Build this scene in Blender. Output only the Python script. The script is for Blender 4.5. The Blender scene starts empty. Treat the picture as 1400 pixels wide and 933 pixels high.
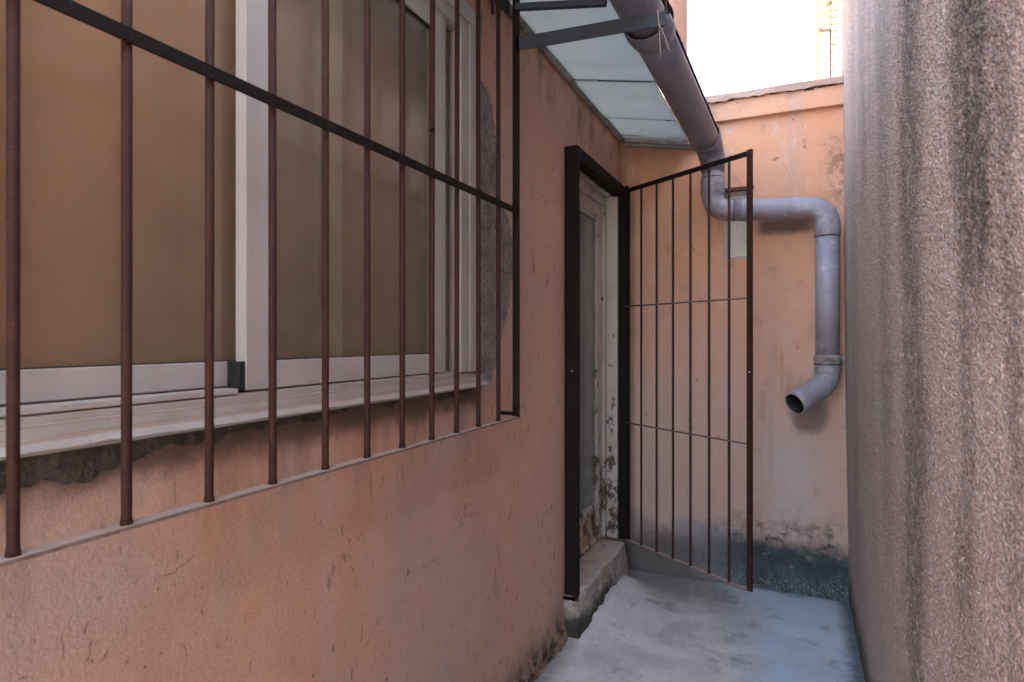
import bpy, math, random
import numpy as np
from mathutils import Vector

random.seed(7)
R = math.radians
S = bpy.context.scene
COL = S.collection

# ------------------------------------------------------------------ camera, sky, sun, exposure
cam_d = bpy.data.cameras.new("camera")
cam = bpy.data.objects.new("camera", cam_d)
COL.objects.link(cam)
cam.location = (0.0, 0.0, 0.0)
cam.rotation_euler = (R(90.0), 0.0, R(24.59))
cam_d.sensor_width = 36.0
cam_d.lens = 21.86
cam_d.shift_y = -0.0025
cam_d.clip_start = 0.02
cam_d.clip_end = 500.0
cam_d.dof.use_dof = True
cam_d.dof.focus_distance = 2.3
cam_d.dof.aperture_fstop = 6.3
S.camera = cam

SUN_ELEV, SUN_AZ = R(30.0), R(101.0)          # azimuth measured clockwise from +Y (north)
W = bpy.data.worlds.new("World")
S.world = W
W.use_nodes = True
wn, wl = W.node_tree.nodes, W.node_tree.links
sky = wn.new("ShaderNodeTexSky")
sky.sky_type = 'NISHITA'
sky.sun_disc = False
sky.sun_elevation = SUN_ELEV
sky.sun_rotation = SUN_AZ
sky.dust_density = 3.0
sky.air_density = 1.0
sky.ozone_density = 0.5
veil = wn.new("ShaderNodeMix")               # thin white high cloud over the whole sky
veil.data_type = 'RGBA'
veil.inputs[0].default_value = 0.65
wl.new(sky.outputs[0], veil.inputs[6])
veil.inputs[7].default_value = (0.56, 0.565, 0.56, 1.0)
wl.new(veil.outputs[2], wn["Background"].inputs[0])
wn["Background"].inputs[1].default_value = 0.12

sun_d = bpy.data.lights.new("sun", 'SUN')
sun_d.energy = 2.0
sun_d.angle = R(0.53)
sun_d.color = (1.0, 0.94, 0.84)
sun = bpy.data.objects.new("sun", sun_d)
COL.objects.link(sun)
to_sun = Vector((math.sin(SUN_AZ) * math.cos(SUN_ELEV), math.cos(SUN_AZ) * math.cos(SUN_ELEV), math.sin(SUN_ELEV)))
sun.rotation_euler = to_sun.to_track_quat('Z', 'Y').to_euler()
sun.location = (2, -2, 6)

S.view_settings.view_transform = 'Standard'
S.view_settings.look = 'None'
S.view_settings.gamma = 1.0
S.view_settings.exposure = 5.05
S.cycles.use_denoising = True
S.cycles.max_bounces = 12
S.cycles.diffuse_bounces = 6
S.cycles.transmission_bounces = 10
S.cycles.transparent_max_bounces = 12
S.cycles.caustics_reflective = False
S.cycles.caustics_refractive = True


# ------------------------------------------------------------------ node helper
class G:
    def __init__(s, name):
        s.m = bpy.data.materials.new(name)
        s.m.use_nodes = True
        s.t = s.m.node_tree
        s.n, s.l = s.t.nodes, s.t.links
        s.bsdf = s.n["Principled BSDF"]
        s.out = s.n["Material Output"]
        g = s.n.new("ShaderNodeNewGeometry")
        s.P, s.N = g.outputs["Position"], g.outputs["Normal"]
        sp = s.n.new("ShaderNodeSeparateXYZ")
        s.l.new(s.P, sp.inputs[0])
        s.x, s.y, s.z = sp.outputs
        sn = s.n.new("ShaderNodeSeparateXYZ")
        s.l.new(s.N, sn.inputs[0])
        s.nx, s.ny, s.nz = sn.outputs

    def put(s, sock, v):
        if isinstance(v, bpy.types.NodeSocket):
            s.l.new(v, sock)
        elif isinstance(v, (tuple, list)) and len(v) == 3 and len(sock.default_value) == 4:
            sock.default_value = (*v, 1.0)
        else:
            sock.default_value = v

    def f(s, op, a, b=0.0, c=0.0):
        n = s.n.new("ShaderNodeMath")
        n.operation = op
        for i, v in enumerate((a, b, c)):
            s.put(n.inputs[i], v)
        return n.outputs[0]

    def add(s, a, b): return s.f('ADD', a, b)
    def sub(s, a, b): return s.f('SUBTRACT', a, b)
    def mul(s, a, b): return s.f('MULTIPLY', a, b)
    def mx(s, a, b): return s.f('MAXIMUM', a, b)
    def mn(s, a, b): return s.f('MINIMUM', a, b)

    def step(s, v, lo, hi, a=0.0, b=1.0):
        n = s.n.new("ShaderNodeMapRange")
        n.interpolation_type = 'SMOOTHSTEP'
        for i, q in enumerate((v, lo, hi, a, b)):
            s.put(n.inputs[i], q)
        return n.outputs[0]

    def vec(s, x, y, z):
        n = s.n.new("ShaderNodeCombineXYZ")
        for i, q in enumerate((x, y, z)):
            s.put(n.inputs[i], q)
        return n.outputs[0]

    def stretch(s, sx, sy, sz, off=0.0):
        n = s.n.new("ShaderNodeMapping")
        s.l.new(s.P, n.inputs[0])
        n.inputs["Scale"].default_value = (sx, sy, sz)
        n.inputs["Location"].default_value = (off, off * 1.7, off * 0.3)
        return n.outputs[0]

    def noise(s, scale, detail=4.0, rough=0.55, vec=None, dist=0.0):
        n = s.n.new("ShaderNodeTexNoise")
        s.put(n.inputs["Vector"], vec if vec is not None else s.P)
        n.inputs["Scale"].default_value = scale
        n.inputs["Detail"].default_value = detail
        n.inputs["Roughness"].default_value = rough
        n.inputs["Distortion"].default_value = dist
        return n.outputs["Fac"]

    def voro(s, scale, vec=None, feature='F1', rnd=1.0):
        n = s.n.new("ShaderNodeTexVoronoi")
        n.feature = feature
        s.put(n.inputs["Vector"], vec if vec is not None else s.P)
        n.inputs["Scale"].default_value = scale
        n.inputs["Randomness"].default_value = rnd
        return n.outputs["Distance"]

    def cells(s, scale):
        """one random grey per voronoi cell"""
        n = s.n.new("ShaderNodeTexVoronoi")
        s.put(n.inputs["Vector"], s.P)
        n.inputs["Scale"].default_value = scale
        q = s.n.new("ShaderNodeSeparateColor")
        s.l.new(n.outputs["Color"], q.inputs[0])
        return q.outputs[0]

    def mix(s, fac, a, b, mode='MIX'):
        n = s.n.new("ShaderNodeMix")
        n.data_type = 'RGBA'
        n.blend_type = mode
        s.put(n.inputs[0], fac)
        s.put(n.inputs[6], a)
        s.put(n.inputs[7], b)
        return n.outputs[2]

    def bump(s, h, dist=0.002, strength=1.0, normal=None):
        n = s.n.new("ShaderNodeBump")
        n.inputs["Distance"].default_value = dist
        n.inputs["Strength"].default_value = strength
        s.l.new(h, n.inputs["Height"])
        if normal is not None:
            s.l.new(normal, n.inputs["Normal"])
        return n.outputs[0]

    def band(s, v, c, w):
        """soft bump 1 at c falling to 0 at c +- w"""
        return s.step(s.f('ABSOLUTE', s.sub(v, c)), w, w * 0.25)

    def done(s, col, rough=0.7, normal=None, spec=None, metal=None):
        s.put(s.bsdf.inputs["Base Color"], col)
        s.put(s.bsdf.inputs["Roughness"], rough)
        if normal is not None:
            s.l.new(normal, s.bsdf.inputs["Normal"])
        if spec is not None:
            s.put(s.bsdf.inputs["Specular IOR Level"], spec)
        if metal is not None:
            s.put(s.bsdf.inputs["Metallic"], metal)
        return s.m


# ------------------------------------------------------------------ materials
def mat_stucco_house():
    g = G("salmon stucco")
    wob = g.sub(g.noise(6.0, 5, 0.65), 0.5)
    wob2 = g.sub(g.noise(22.0, 4, 0.6), 0.5)
    big = g.noise(1.3, 4, 0.5, dist=0.4)
    med = g.noise(5.0, 5, 0.6)
    fine = g.noise(120.0, 3, 0.6)
    c = g.mix(g.step(big, 0.38, 0.62), (0.545, 0.29, 0.195), (0.48, 0.325, 0.26))
    c = g.mix(g.step(med, 0.50, 0.72, 0.0, 0.5), c, (0.42, 0.315, 0.27))
    c = g.mix(g.step(g.noise(2.3, 3, 0.5, g.stretch(1, 1, 1, 3.3)), 0.52, 0.7, 0, 0.6), c, (0.59, 0.295, 0.18))
    # rain-washed vertical streaks
    st = g.noise(7.0, 4, 0.6, g.stretch(1.0, 1.0, 0.08))
    c = g.mix(g.step(st, 0.56, 0.75, 0.0, 0.45), c, (0.47, 0.36, 0.31))
    st2 = g.noise(9.0, 4, 0.6, g.stretch(1.0, 1.0, 0.10, 5.0))
    c = g.mix(g.step(st2, 0.60, 0.78, 0.0, 0.35), c, (0.17, 0.115, 0.095))
    # dusty, sun-bleached stretch towards the door
    m = g.step(g.add(g.y, g.mul(wob, 0.9)), 1.65, 2.35)
    c = g.mix(g.mul(m, 0.65), c, (0.66, 0.43, 0.335))
    # grain of the sponge-floated plaster
    c = g.mix(g.step(fine, 0.35, 0.65, 0.0, 0.30), c, (0.36, 0.195, 0.13))
    # scuffs, scratches and flecks
    sk = g.noise(11.0, 3, 0.6, g.stretch(1.0, 1.9, 0.85, 9.0), 1.2)
    c = g.mix(g.step(sk, 0.665, 0.74, 0.0, 0.6), c, (0.19, 0.105, 0.075))
    sk2 = g.noise(26.0, 2, 0.5, g.stretch(1.0, 2.2, 0.6, 2.0), 0.8)
    c = g.mix(g.step(sk2, 0.675, 0.74, 0.0, 0.7), c, (0.16, 0.09, 0.065))
    sk3 = g.noise(52.0, 3, 0.6, g.stretch(1.0, 1.1, 0.8, 4.0), 0.6)
    c = g.mix(g.mul(g.step(sk3, 0.655, 0.71), g.step(g.noise(4.0, 3, 0.5, g.stretch(1, 1, 1, 8.0)), 0.42, 0.60, 0.15, 0.75)), c, (0.17, 0.09, 0.06))
    # hairline cracks
    ck = g.n.new("ShaderNodeTexVoronoi")
    ck.feature = 'DISTANCE_TO_EDGE'
    cn_ = g.n.new("ShaderNodeTexNoise")
    cn_.inputs["Scale"].default_value = 7.0
    cn_.inputs["Detail"].default_value = 6.0
    g.l.new(g.P, cn_.inputs["Vector"])
    cv = g.n.new("ShaderNodeVectorMath")
    cv.operation = 'MULTIPLY_ADD'
    g.l.new(cn_.outputs["Color"], cv.inputs[0])
    cv.inputs[1].default_value = (0.22, 0.22, 0.22)
    g.l.new(g.P, cv.inputs[2])
    g.l.new(cv.outputs[0], ck.inputs["Vector"])
    ck.inputs["Scale"].default_value = 1.7
    crack = g.mul(g.step(ck.outputs["Distance"], 0.0045, 0.0015), g.step(g.noise(2.6, 3, 0.5, g.stretch(1, 1, 1, 14.0)), 0.53, 0.60))
    c = g.mix(g.mul(crack, 0.55), c, (0.15, 0.085, 0.06))
    # black mould hanging under the window sill
    zz = g.add(g.z, g.add(g.mul(wob, 0.10), g.mul(wob2, 0.03)))
    m = g.mul(g.step(zz, -0.245, -0.195), g.mul(g.step(zz, -0.10, -0.14), g.step(g.y, 1.86, 1.78)))
    c = g.mix(g.mul(m, 0.9), c, (0.12, 0.085, 0.065))
    dr = g.noise(10.0, 4, 0.6, g.stretch(1.0, 1.0, 0.18, 1.0))
    m = g.mul(g.step(dr, 0.46, 0.66), g.mul(g.step(g.z, -0.52, -0.18), g.mul(g.step(g.z, -0.1, -0.13), g.step(g.y, 1.9, 1.8))))
    c = g.mix(g.mul(m, 0.35), c, (0.10, 0.075, 0.06))
    # stain running down under the canopy edge
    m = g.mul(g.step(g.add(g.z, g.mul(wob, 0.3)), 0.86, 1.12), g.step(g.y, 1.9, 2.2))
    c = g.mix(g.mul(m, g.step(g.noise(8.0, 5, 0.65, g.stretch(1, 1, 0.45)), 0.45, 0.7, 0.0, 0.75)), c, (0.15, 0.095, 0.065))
    # damp and moss along the foot of the wall
    zb = g.add(g.z, g.add(g.mul(wob, 0.20), g.mul(wob2, 0.06)))
    m = g.step(zb, -1.10, -1.30)
    c = g.mix(g.mul(m, 0.6), c, (0.17, 0.125, 0.10))
    m = g.mul(g.step(zb, -1.18, -1.29), g.step(g.noise(24, 5, 0.7), 0.42, 0.6))
    c = g.mix(g.mul(m, 0.9), c, (0.035, 0.04, 0.03))
    h = g.add(g.mul(g.noise(190.0, 4, 0.65), 1.2), g.add(g.mul(g.noise(40.0, 4, 0.6), 0.5), g.mul(fine, 0.3)))
    h = g.sub(h, g.step(sk, 0.68, 0.73, 0.0, 0.6))
    return g.done(c, 0.9, g.bump(h, 0.0018), 0.2)


def mat_stucco_back():
    g = G("orange stucco")
    wob = g.sub(g.noise(5.0, 5, 0.65), 0.5)
    wob2 = g.sub(g.noise(30.0, 4, 0.65), 0.5)
    big = g.noise(1.7, 4, 0.55, dist=0.3)
    fine = g.noise(110.0, 3, 0.6)
    zw = g.add(g.z, g.mul(wob, 0.7))
    c = g.mix(g.step(big, 0.35, 0.66), (0.66, 0.335, 0.20), (0.61, 0.355, 0.24))
    # lower half is faded and greyer
    c = g.mix(g.step(zw, 0.45, -0.65, 0.0, 0.85), c, (0.55, 0.415, 0.36))
    # lime-washed splash below the spout
    m = g.mul(g.band(g.add(g.x, g.mul(wob, 0.25)), -0.01, 0.22), g.mul(g.step(zw, -0.35, -0.6), g.step(zw, -1.1, -0.9)))
    c = g.mix(g.mul(m, 0.65), c, (0.55, 0.475, 0.47))
    st = g.noise(9.0, 4, 0.6, g.stretch(1.0, 1.0, 0.09, 4.0))
    c = g.mix(g.step(st, 0.53, 0.72, 0.0, 0.5), c, (0.42, 0.33, 0.29))
    st = g.noise(12.0, 4, 0.6, g.stretch(1.0, 1.0, 0.12, 8.0))
    c = g.mix(g.step(st, 0.62, 0.78, 0.0, 0.4), c, (0.17, 0.11, 0.08))
    sk = g.noise(12.0, 4, 0.6, g.stretch(1.3, 1.0, 0.9, 12.0), 1.0)
    c = g.mix(g.step(sk, 0.67, 0.73, 0.0, 0.7), c, (0.16, 0.10, 0.075))
    sk2 = g.noise(34.0, 2, 0.5)
    c = g.mix(g.step(sk2, 0.72, 0.76, 0.0, 0.7), c, (0.10, 0.07, 0.055))
    mo = g.noise(6.0, 8, 0.7, g.stretch(1, 1, 0.7, 21.0))
    c = g.mix(g.step(mo, 0.53, 0.64, 0.0, 0.45), c, (0.60, 0.45, 0.39))
    mo = g.noise(8.0, 8, 0.7, g.stretch(1, 1, 0.7, 33.0))
    c = g.mix(g.step(mo, 0.56, 0.66, 0.0, 0.35), c, (0.34, 0.22, 0.17))
    # soft shadow of the horizontal pipe run painted in, together with its stain
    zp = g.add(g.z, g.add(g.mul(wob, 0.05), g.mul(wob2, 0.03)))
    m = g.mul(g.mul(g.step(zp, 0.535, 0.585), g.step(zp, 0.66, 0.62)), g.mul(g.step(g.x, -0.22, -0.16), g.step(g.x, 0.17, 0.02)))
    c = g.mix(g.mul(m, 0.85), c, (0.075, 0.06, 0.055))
    m = g.step(g.add(g.f('POWER', g.mul(g.sub(g.add(g.x, g.mul(wob, 0.06)), 0.062), 8.5), 2.0), g.f('POWER', g.mul(g.add(zp, 0.40), 8.0), 2.0)), 1.0, 0.25)  # cast shadow of the spout, painted on the wall
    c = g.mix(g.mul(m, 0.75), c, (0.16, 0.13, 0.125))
    # mildew patch in the corner by the right-hand wall and streak under the coping
    m = g.mul(g.step(g.add(g.x, g.mul(wob, 0.16)), 0.09, 0.20), g.mul(g.step(g.z, 0.55, 0.80), g.step(g.z, 1.12, 0.92)))
    c = g.mix(g.mul(m, g.step(g.noise(30, 5, 0.7), 0.40, 0.58, 0.0, 0.75)), c, (0.20, 0.125, 0.08))
    m = g.mul(g.step(g.add(g.z, g.mul(wob, 0.12)), 0.94, 1.09), g.step(g.x, -0.35, -0.5))
    c = g.mix(g.mul(m, 0.6), c, (0.17, 0.115, 0.085))
    # grey cement render skimmed on at the left of the foot
    zc = g.add(g.z, g.add(g.mul(wob, 0.20), g.mul(wob2, 0.05)))
    xc = g.add(g.x, g.mul(wob, 0.24))
    for x0, x1, zt, cc in ((-0.64, -0.29, -1.03, (0.29, 0.30, 0.33)), (-0.85, -0.66, -1.05, (0.30, 0.24, 0.225)), (-1.0, -0.86, -1.02, (0.30, 0.29, 0.29))):
        m = g.mul(g.step(zc, zt + 0.03, zt - 0.02), g.mul(g.step(xc, x0 - 0.03, x0 + 0.02), g.step(xc, x1 + 0.03, x1 - 0.02)))
        c = g.mix(g.mul(m, 0.7), c, cc)
    m = g.mul(g.step(zc, -1.06, -1.20), g.step(xc, -0.36, -0.55))
    c = g.mix(g.mul(m, 0.85), c, (0.11, 0.105, 0.10))
    # dark teal algae along the right of the foot, speckled with salt at the bottom
    za = g.add(g.z, g.add(g.mul(wob, 0.13), g.mul(wob2, 0.07)))
    brk = g.noise(11.0, 5, 0.7, g.stretch(1, 1, 1.4, 3.0))
    m = g.mx(g.mul(g.step(za, -0.90, -1.10), g.step(brk, 0.42, 0.62)), g.mul(g.step(za, -1.03, -1.14), g.step(brk, 0.20, 0.42)))
    m = g.mul(m, g.step(g.add(g.x, g.add(g.mul(wob, 0.3), g.mul(wob2, 0.15))), -0.62, -0.22))
    algae = g.mix(g.step(g.noise(14, 5, 0.65), 0.4, 0.65), (0.012, 0.040, 0.050), (0.035, 0.080, 0.092))
    c = g.mix(g.mul(m, 0.93), c, algae)
    sp = g.mul(g.step(g.noise(120, 4, 0.75), 0.50, 0.60), g.step(g.add(g.z, g.mul(wob, 0.1)), -1.20, -1.31))
    c = g.mix(g.mul(g.mul(sp, m), 0.55), c, (0.30, 0.38, 0.42))
    sp = g.mul(g.step(g.noise(55, 4, 0.7), 0.55, 0.64), g.mul(g.step(za, -0.93, -1.03), g.step(g.x, -0.3, -0.2)))
    c = g.mix(g.mul(sp, 0.6), c, (0.12, 0.13, 0.13))
    h = g.add(g.noise(70.0, 4, 0.6), g.add(g.mul(g.noise(24.0, 3, 0.6), 0.9), g.mul(fine, 0.3)))
    h = g.sub(h, g.step(sk, 0.67, 0.71, 0.0, 0.8))
    return g.done(c, 0.9, g.bump(h, 0.0024), 0.2)


def mat_roughcast():
    g = G("grey roughcast")
    wob = g.sub(g.noise(4.5, 5, 0.65), 0.5)
    yw = g.add(g.y, g.add(g.mul(wob, 0.16), g.mul(g.sub(g.noise(1.6, 3, 0.5, g.stretch(1, 1, 1, 17.0)), 0.5), 0.22)))
    big = g.noise(1.5, 4, 0.55)
    grit = g.voro(230.0)
    grit2 = g.noise(150.0, 3, 0.65)
    c = g.mix(g.step(big, 0.35, 0.65), (0.47, 0.39, 0.355), (0.46, 0.405, 0.38))
    c = g.mix(g.step(g.z, -0.25, 0.5, 0.0, 0.45), c, (0.54, 0.43, 0.385))
    # long rain streaks: grey washes, then single black runs
    st = g.noise(3.2, 3, 0.5, g.stretch(1.0, 0.6, 0.08, 3.0))
    c = g.mix(g.step(st, 0.46, 0.75, 0.0, 0.12), c, (0.23, 0.20, 0.19))
    st = g.noise(4.0, 3, 0.5, g.stretch(1.0, 0.6, 0.08, 7.0))
    c = g.mix(g.step(st, 0.50, 0.75, 0.0, 0.15), c, (0.62, 0.56, 0.54))
    rag = g.step(g.noise(38.0, 5, 0.7, g.stretch(1, 1, 0.5)), 0.25, 0.55)
    for yc, wd, z0, z1, k in ((1.03, 0.15, -0.06, 0.16, 0.95), (1.58, 0.20, -1.6, -1.0, 0.72), (2.02, 0.20, -0.9, -0.2, 0.32),
                              (2.60, 0.2, 0.2, 0.7, 0.35), (0.88, 0.06, -0.7, -0.1, 0.5),
                              (3.05, 0.2, -1.5, -0.9, 0.2), (1.14, 0.09, -0.65, -0.3, 0.55)):
        m = g.mul(g.band(yw, yc, wd), g.step(g.z, z0, z1))
        c = g.mix(g.mul(g.mul(m, k), rag), c, (0.095, 0.086, 0.082))
    # pale lime wash: one run in the middle, and thick drips at the top
    m = g.mul(g.band(yw, 1.27, 0.08), g.step(g.noise(3.0, 4, 0.6), 0.40, 0.6))
    c = g.mix(g.mul(m, 0.55), c, (0.52, 0.49, 0.49))
    dz = g.add(g.z, g.mul(g.sub(g.noise(9.0, 3, 0.5, g.stretch(1, 1, 0.05, 6.0)), 0.5), 1.4))
    m = g.step(dz, 0.72, 0.86)
    c = g.mix(g.mul(g.mul(m, g.step(g.noise(14, 4, 0.6, g.stretch(1, 1, 0.08, 2.0)), 0.42, 0.60)), 0.55), c, (0.54, 0.47, 0.45))
    m = g.step(g.noise(18, 4, 0.6, g.stretch(1, 1, 0.10, 11.0)), 0.58, 0.68)
    c = g.mix(g.mul(g.mul(m, g.step(g.z, 0.3, 0.9)), 0.5), c, (0.19, 0.13, 0.11))
    # every grain of the cast has its own tone
    gr = g.cells(140.0)
    gr2 = g.cells(260.0)
    c = g.mix(g.step(gr, 0.30, 0.0, 0.0, 0.34), c, (0.15, 0.125, 0.115))
    c = g.mix(g.step(gr, 0.70, 1.0, 0.0, 0.22), c, (0.68, 0.60, 0.56))
    c = g.mix(g.step(gr2, 0.30, 0.0, 0.0, 0.30), c, (0.16, 0.135, 0.12))
    c = g.mix(g.step(gr2, 0.75, 1.0, 0.0, 0.25), c, (0.66, 0.57, 0.53))
    # green-black damp at the foot
    zb = g.add(g.z, g.mul(wob, 0.25))
    c = g.mix(g.step(zb, -1.12, -1.33, 0.0, 0.85), c, (0.055, 0.062, 0.055))
    h = g.add(g.mul(grit2, 0.4), g.mul(grit, -1.4))
    return g.done(c, 0.92, g.bump(h, 0.0030), 0.2)


def mat_floor():
    g = G("worn concrete")
    wob = g.sub(g.noise(4.0, 5, 0.65), 0.5)
    big = g.noise(2.6, 10, 0.68, dist=0.5)
    c = g.mix(g.step(big, 0.40, 0.60), (0.45, 0.44, 0.43), (0.62, 0.605, 0.59))
    # bluish whitewash spilled along the right side
    xx = g.add(g.x, g.add(g.mul(wob, 0.5), g.mul(g.sub(g.y, 3.0), 0.12)))
    m = g.step(xx, -0.42, -0.02)
    c = g.mix(g.mul(m, g.step(g.noise(9, 5, 0.65), 0.25, 0.55, 0.35, 0.95)), c, (0.43, 0.545, 0.66))
    m = g.mul(g.step(g.noise(7, 9, 0.7, g.stretch(1, 1, 1, 6.0)), 0.54, 0.61), g.step(xx, -0.3, 0.0))
    c = g.mix(g.mul(m, 0.7), c, (0.46, 0.60, 0.74))
    # dark wet smudges, damp at the edges
    c = g.mix(g.step(g.noise(5.0, 9, 0.7, g.stretch(1, 1, 1, 3.0)), 0.55, 0.66, 0.0, 0.55), c, (0.16, 0.165, 0.175))
    m = g.mul(g.step(g.add(g.y, g.mul(wob, 0.5)), 3.05, 3.45), g.step(g.add(g.x, g.mul(wob, 0.5)), -0.15, -0.45))
    c = g.mix(g.mul(m, 0.65), c, (0.12, 0.115, 0.11))
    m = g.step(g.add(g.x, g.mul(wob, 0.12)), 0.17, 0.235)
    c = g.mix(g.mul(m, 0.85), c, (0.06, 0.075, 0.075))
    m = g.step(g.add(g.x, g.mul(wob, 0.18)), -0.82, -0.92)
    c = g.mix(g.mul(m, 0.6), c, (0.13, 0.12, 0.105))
    m = g.step(g.add(g.y, g.mul(wob, 0.05)), 3.575, 3.61)
    c = g.mix(g.mul(m, 0.6), c, (0.10, 0.12, 0.13))
    sp = g.step(g.noise(90, 5, 0.7), 0.58, 0.64)
    c = g.mix(g.mul(sp, 0.45), c, (0.70, 0.70, 0.69))
    sp = g.step(g.noise(60, 3, 0.6), 0.66, 0.72)
    c = g.mix(g.mul(sp, 0.5), c, (0.12, 0.12, 0.12))
    h = g.add(g.noise(28.0, 5, 0.65), g.mul(g.noise(170, 3, 0.65), 0.7))
    rough = g.step(g.noise(6, 4, 0.6), 0.3, 0.7, 0.55, 0.85)
    return g.done(c, rough, g.bump(h, 0.0038), 0.35)


def mat_cement(name="bare cement", a=(0.33, 0.28, 0.245), b=(0.19, 0.165, 0.145), foot=False):
    g = G(name)
    c = g.mix(g.step(g.noise(16, 5, 0.7), 0.35, 0.65), a, b)
    c = g.mix(g.step(g.noise(90, 4, 0.7), 0.52, 0.66, 0.0, 0.75), c, (0.035, 0.03, 0.027))
    c = g.mix(g.step(g.noise(60, 4, 0.7, g.stretch(1, 1, 0.5, 4.0)), 0.58, 0.72, 0.0, 0.6), c, (0.30, 0.26, 0.23))
    if foot:
        wob = g.sub(g.noise(9, 5, 0.65), 0.5)
        m = g.mul(g.step(g.add(g.z, g.mul(wob, 0.16)), -1.19, -1.27), g.step(g.y, 3.3, 3.0))
        c = g.mix(g.mul(m, 0.92), c, (0.018, 0.026, 0.018))
        m = g.mul(g.step(g.nz, 0.6, 0.9), g.step(g.noise(20, 4, 0.6), 0.3, 0.6))
        c = g.mix(g.mul(m, 0.7), c, (0.47, 0.39, 0.34))
    h = g.add(g.noise(70, 5, 0.7), g.mul(g.noise(20, 3, 0.6), 1.2))
    return g.done(c, 0.93, g.bump(h, 0.006), 0.2)


def mat_iron(name, base, rust, dust=True, k=0.5, gloss=0.5):
    g = G(name)
    n = g.noise(30, 5, 0.65)
    c = g.mix(g.step(n, 0.42, 0.66, 0.0, k), base, rust)
    c = g.mix(g.step(g.noise(160, 3, 0.6), 0.62, 0.72, 0.0, 0.35), c, (0.17, 0.10, 0.07))
    if dust:
        c = g.mix(g.mul(g.step(g.nz, 0.75, 0.98), g.step(g.noise(26, 4, 0.6), 0.25, 0.45, 0.55, 0.95)), c, (0.34, 0.255, 0.215))
    rough = g.step(n, 0.3, 0.7, gloss, gloss + 0.22)
    return g.done(c, rough, g.bump(g.noise(140, 3, 0.6), 0.0009), 0.14)


def mat_white(name, base, dirt, k=0.5, peel=False):
    g = G(name)
    c = g.mix(g.step(g.noise(7, 5, 0.65), 0.45, 0.72, 0.0, k), base, dirt)
    c = g.mix(g.step(g.noise(9, 4, 0.6, g.stretch(1, 1, 0.12)), 0.55, 0.72, 0.0, k * 0.6), c, dirt)
    c = g.mix(g.step(g.noise(210, 2, 0.5), 0.70, 0.74, 0.0, 0.5), c, (0.09, 0.07, 0.06))
    h = g.noise(50, 3, 0.6)
    rough = 0.42
    if peel:
        p = g.noise(13, 6, 0.72, g.stretch(1, 1, 0.55, 2.0))
        low = g.step(g.z, -0.2, -1.05, 0.0, 0.09)
        m = g.step(g.add(p, low), 0.60, 0.625)
        wood = g.mix(g.step(g.noise(40, 4, 0.6, g.stretch(1, 1, 0.1)), 0.3, 0.7), (0.13, 0.08, 0.05), (0.045, 0.03, 0.023))
        c = g.mix(g.mul(m, 0.92), c, wood)
        h = g.sub(g.mul(h, 0.3), m)
        rough = 0.65
    return g.done(c, rough, g.bump(h, 0.0012), 0.4)


def mat_sill():
    g = G("dirty sill paint")
    base = g.mix(g.step(g.noise(9, 5, 0.65, g.stretch(1, 1, 3)), 0.45, 0.72, 0.0, 0.5), (0.40, 0.35, 0.315), (0.31, 0.25, 0.21))
    # dust and rust lying in the steps of the profile
    w = g.mul(g.sub(g.noise(14, 4, 0.6, g.stretch(1, 0.4, 1)), 0.5), 0.005)
    zz = g.add(g.z, w)
    for zc, wd, kk in ((-0.1195, 0.003, 0.55), (-0.1375, 0.004, 0.65), (-0.107, 0.003, 0.4)):
        base = g.mix(g.mul(g.band(zz, zc, wd), kk), base, (0.27, 0.155, 0.09))
    base = g.mix(g.step(g.noise(60, 4, 0.7), 0.62, 0.70, 0.0, 0.6), base, (0.16, 0.11, 0.08))
    return g.done(base, 0.62, g.bump(g.noise(60, 4, 0.6), 0.0014), 0.35)


def mat_pvc(name="grey pvc pipe", a=(0.25, 0.24, 0.29), b=(0.31, 0.295, 0.34), worn=(0.50, 0.47, 0.46)):
    g = G(name)
    c = g.mix(g.step(g.noise(6, 4, 0.6), 0.35, 0.7), a, b)
    c = g.mix(g.step(g.noise(15, 5, 0.7), 0.55, 0.66, 0.0, 0.65), c, worn)
    c = g.mix(g.step(g.noise(22, 5, 0.7, g.stretch(1, 1, 1, 5.0)), 0.56, 0.68, 0.0, 0.65), c, (0.15, 0.10, 0.08))
    # rust-brown runs on the underside of the horizontal length
    m = g.mul(g.mul(g.step(g.nz, -0.1, -0.75), g.step(g.noise(9, 5, 0.7), 0.35, 0.55)), g.mul(g.step(g.z, 0.52, 0.58), g.step(g.z, 0.80, 0.70)))
    c = g.mix(g.mul(m, 0.75), c, (0.25, 0.15, 0.10))
    return g.done(c, g.step(g.noise(12, 4, 0.6), 0.3, 0.7, 0.38, 0.55), g.bump(g.noise(90, 3, 0.6), 0.0005), 0.5)


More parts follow.
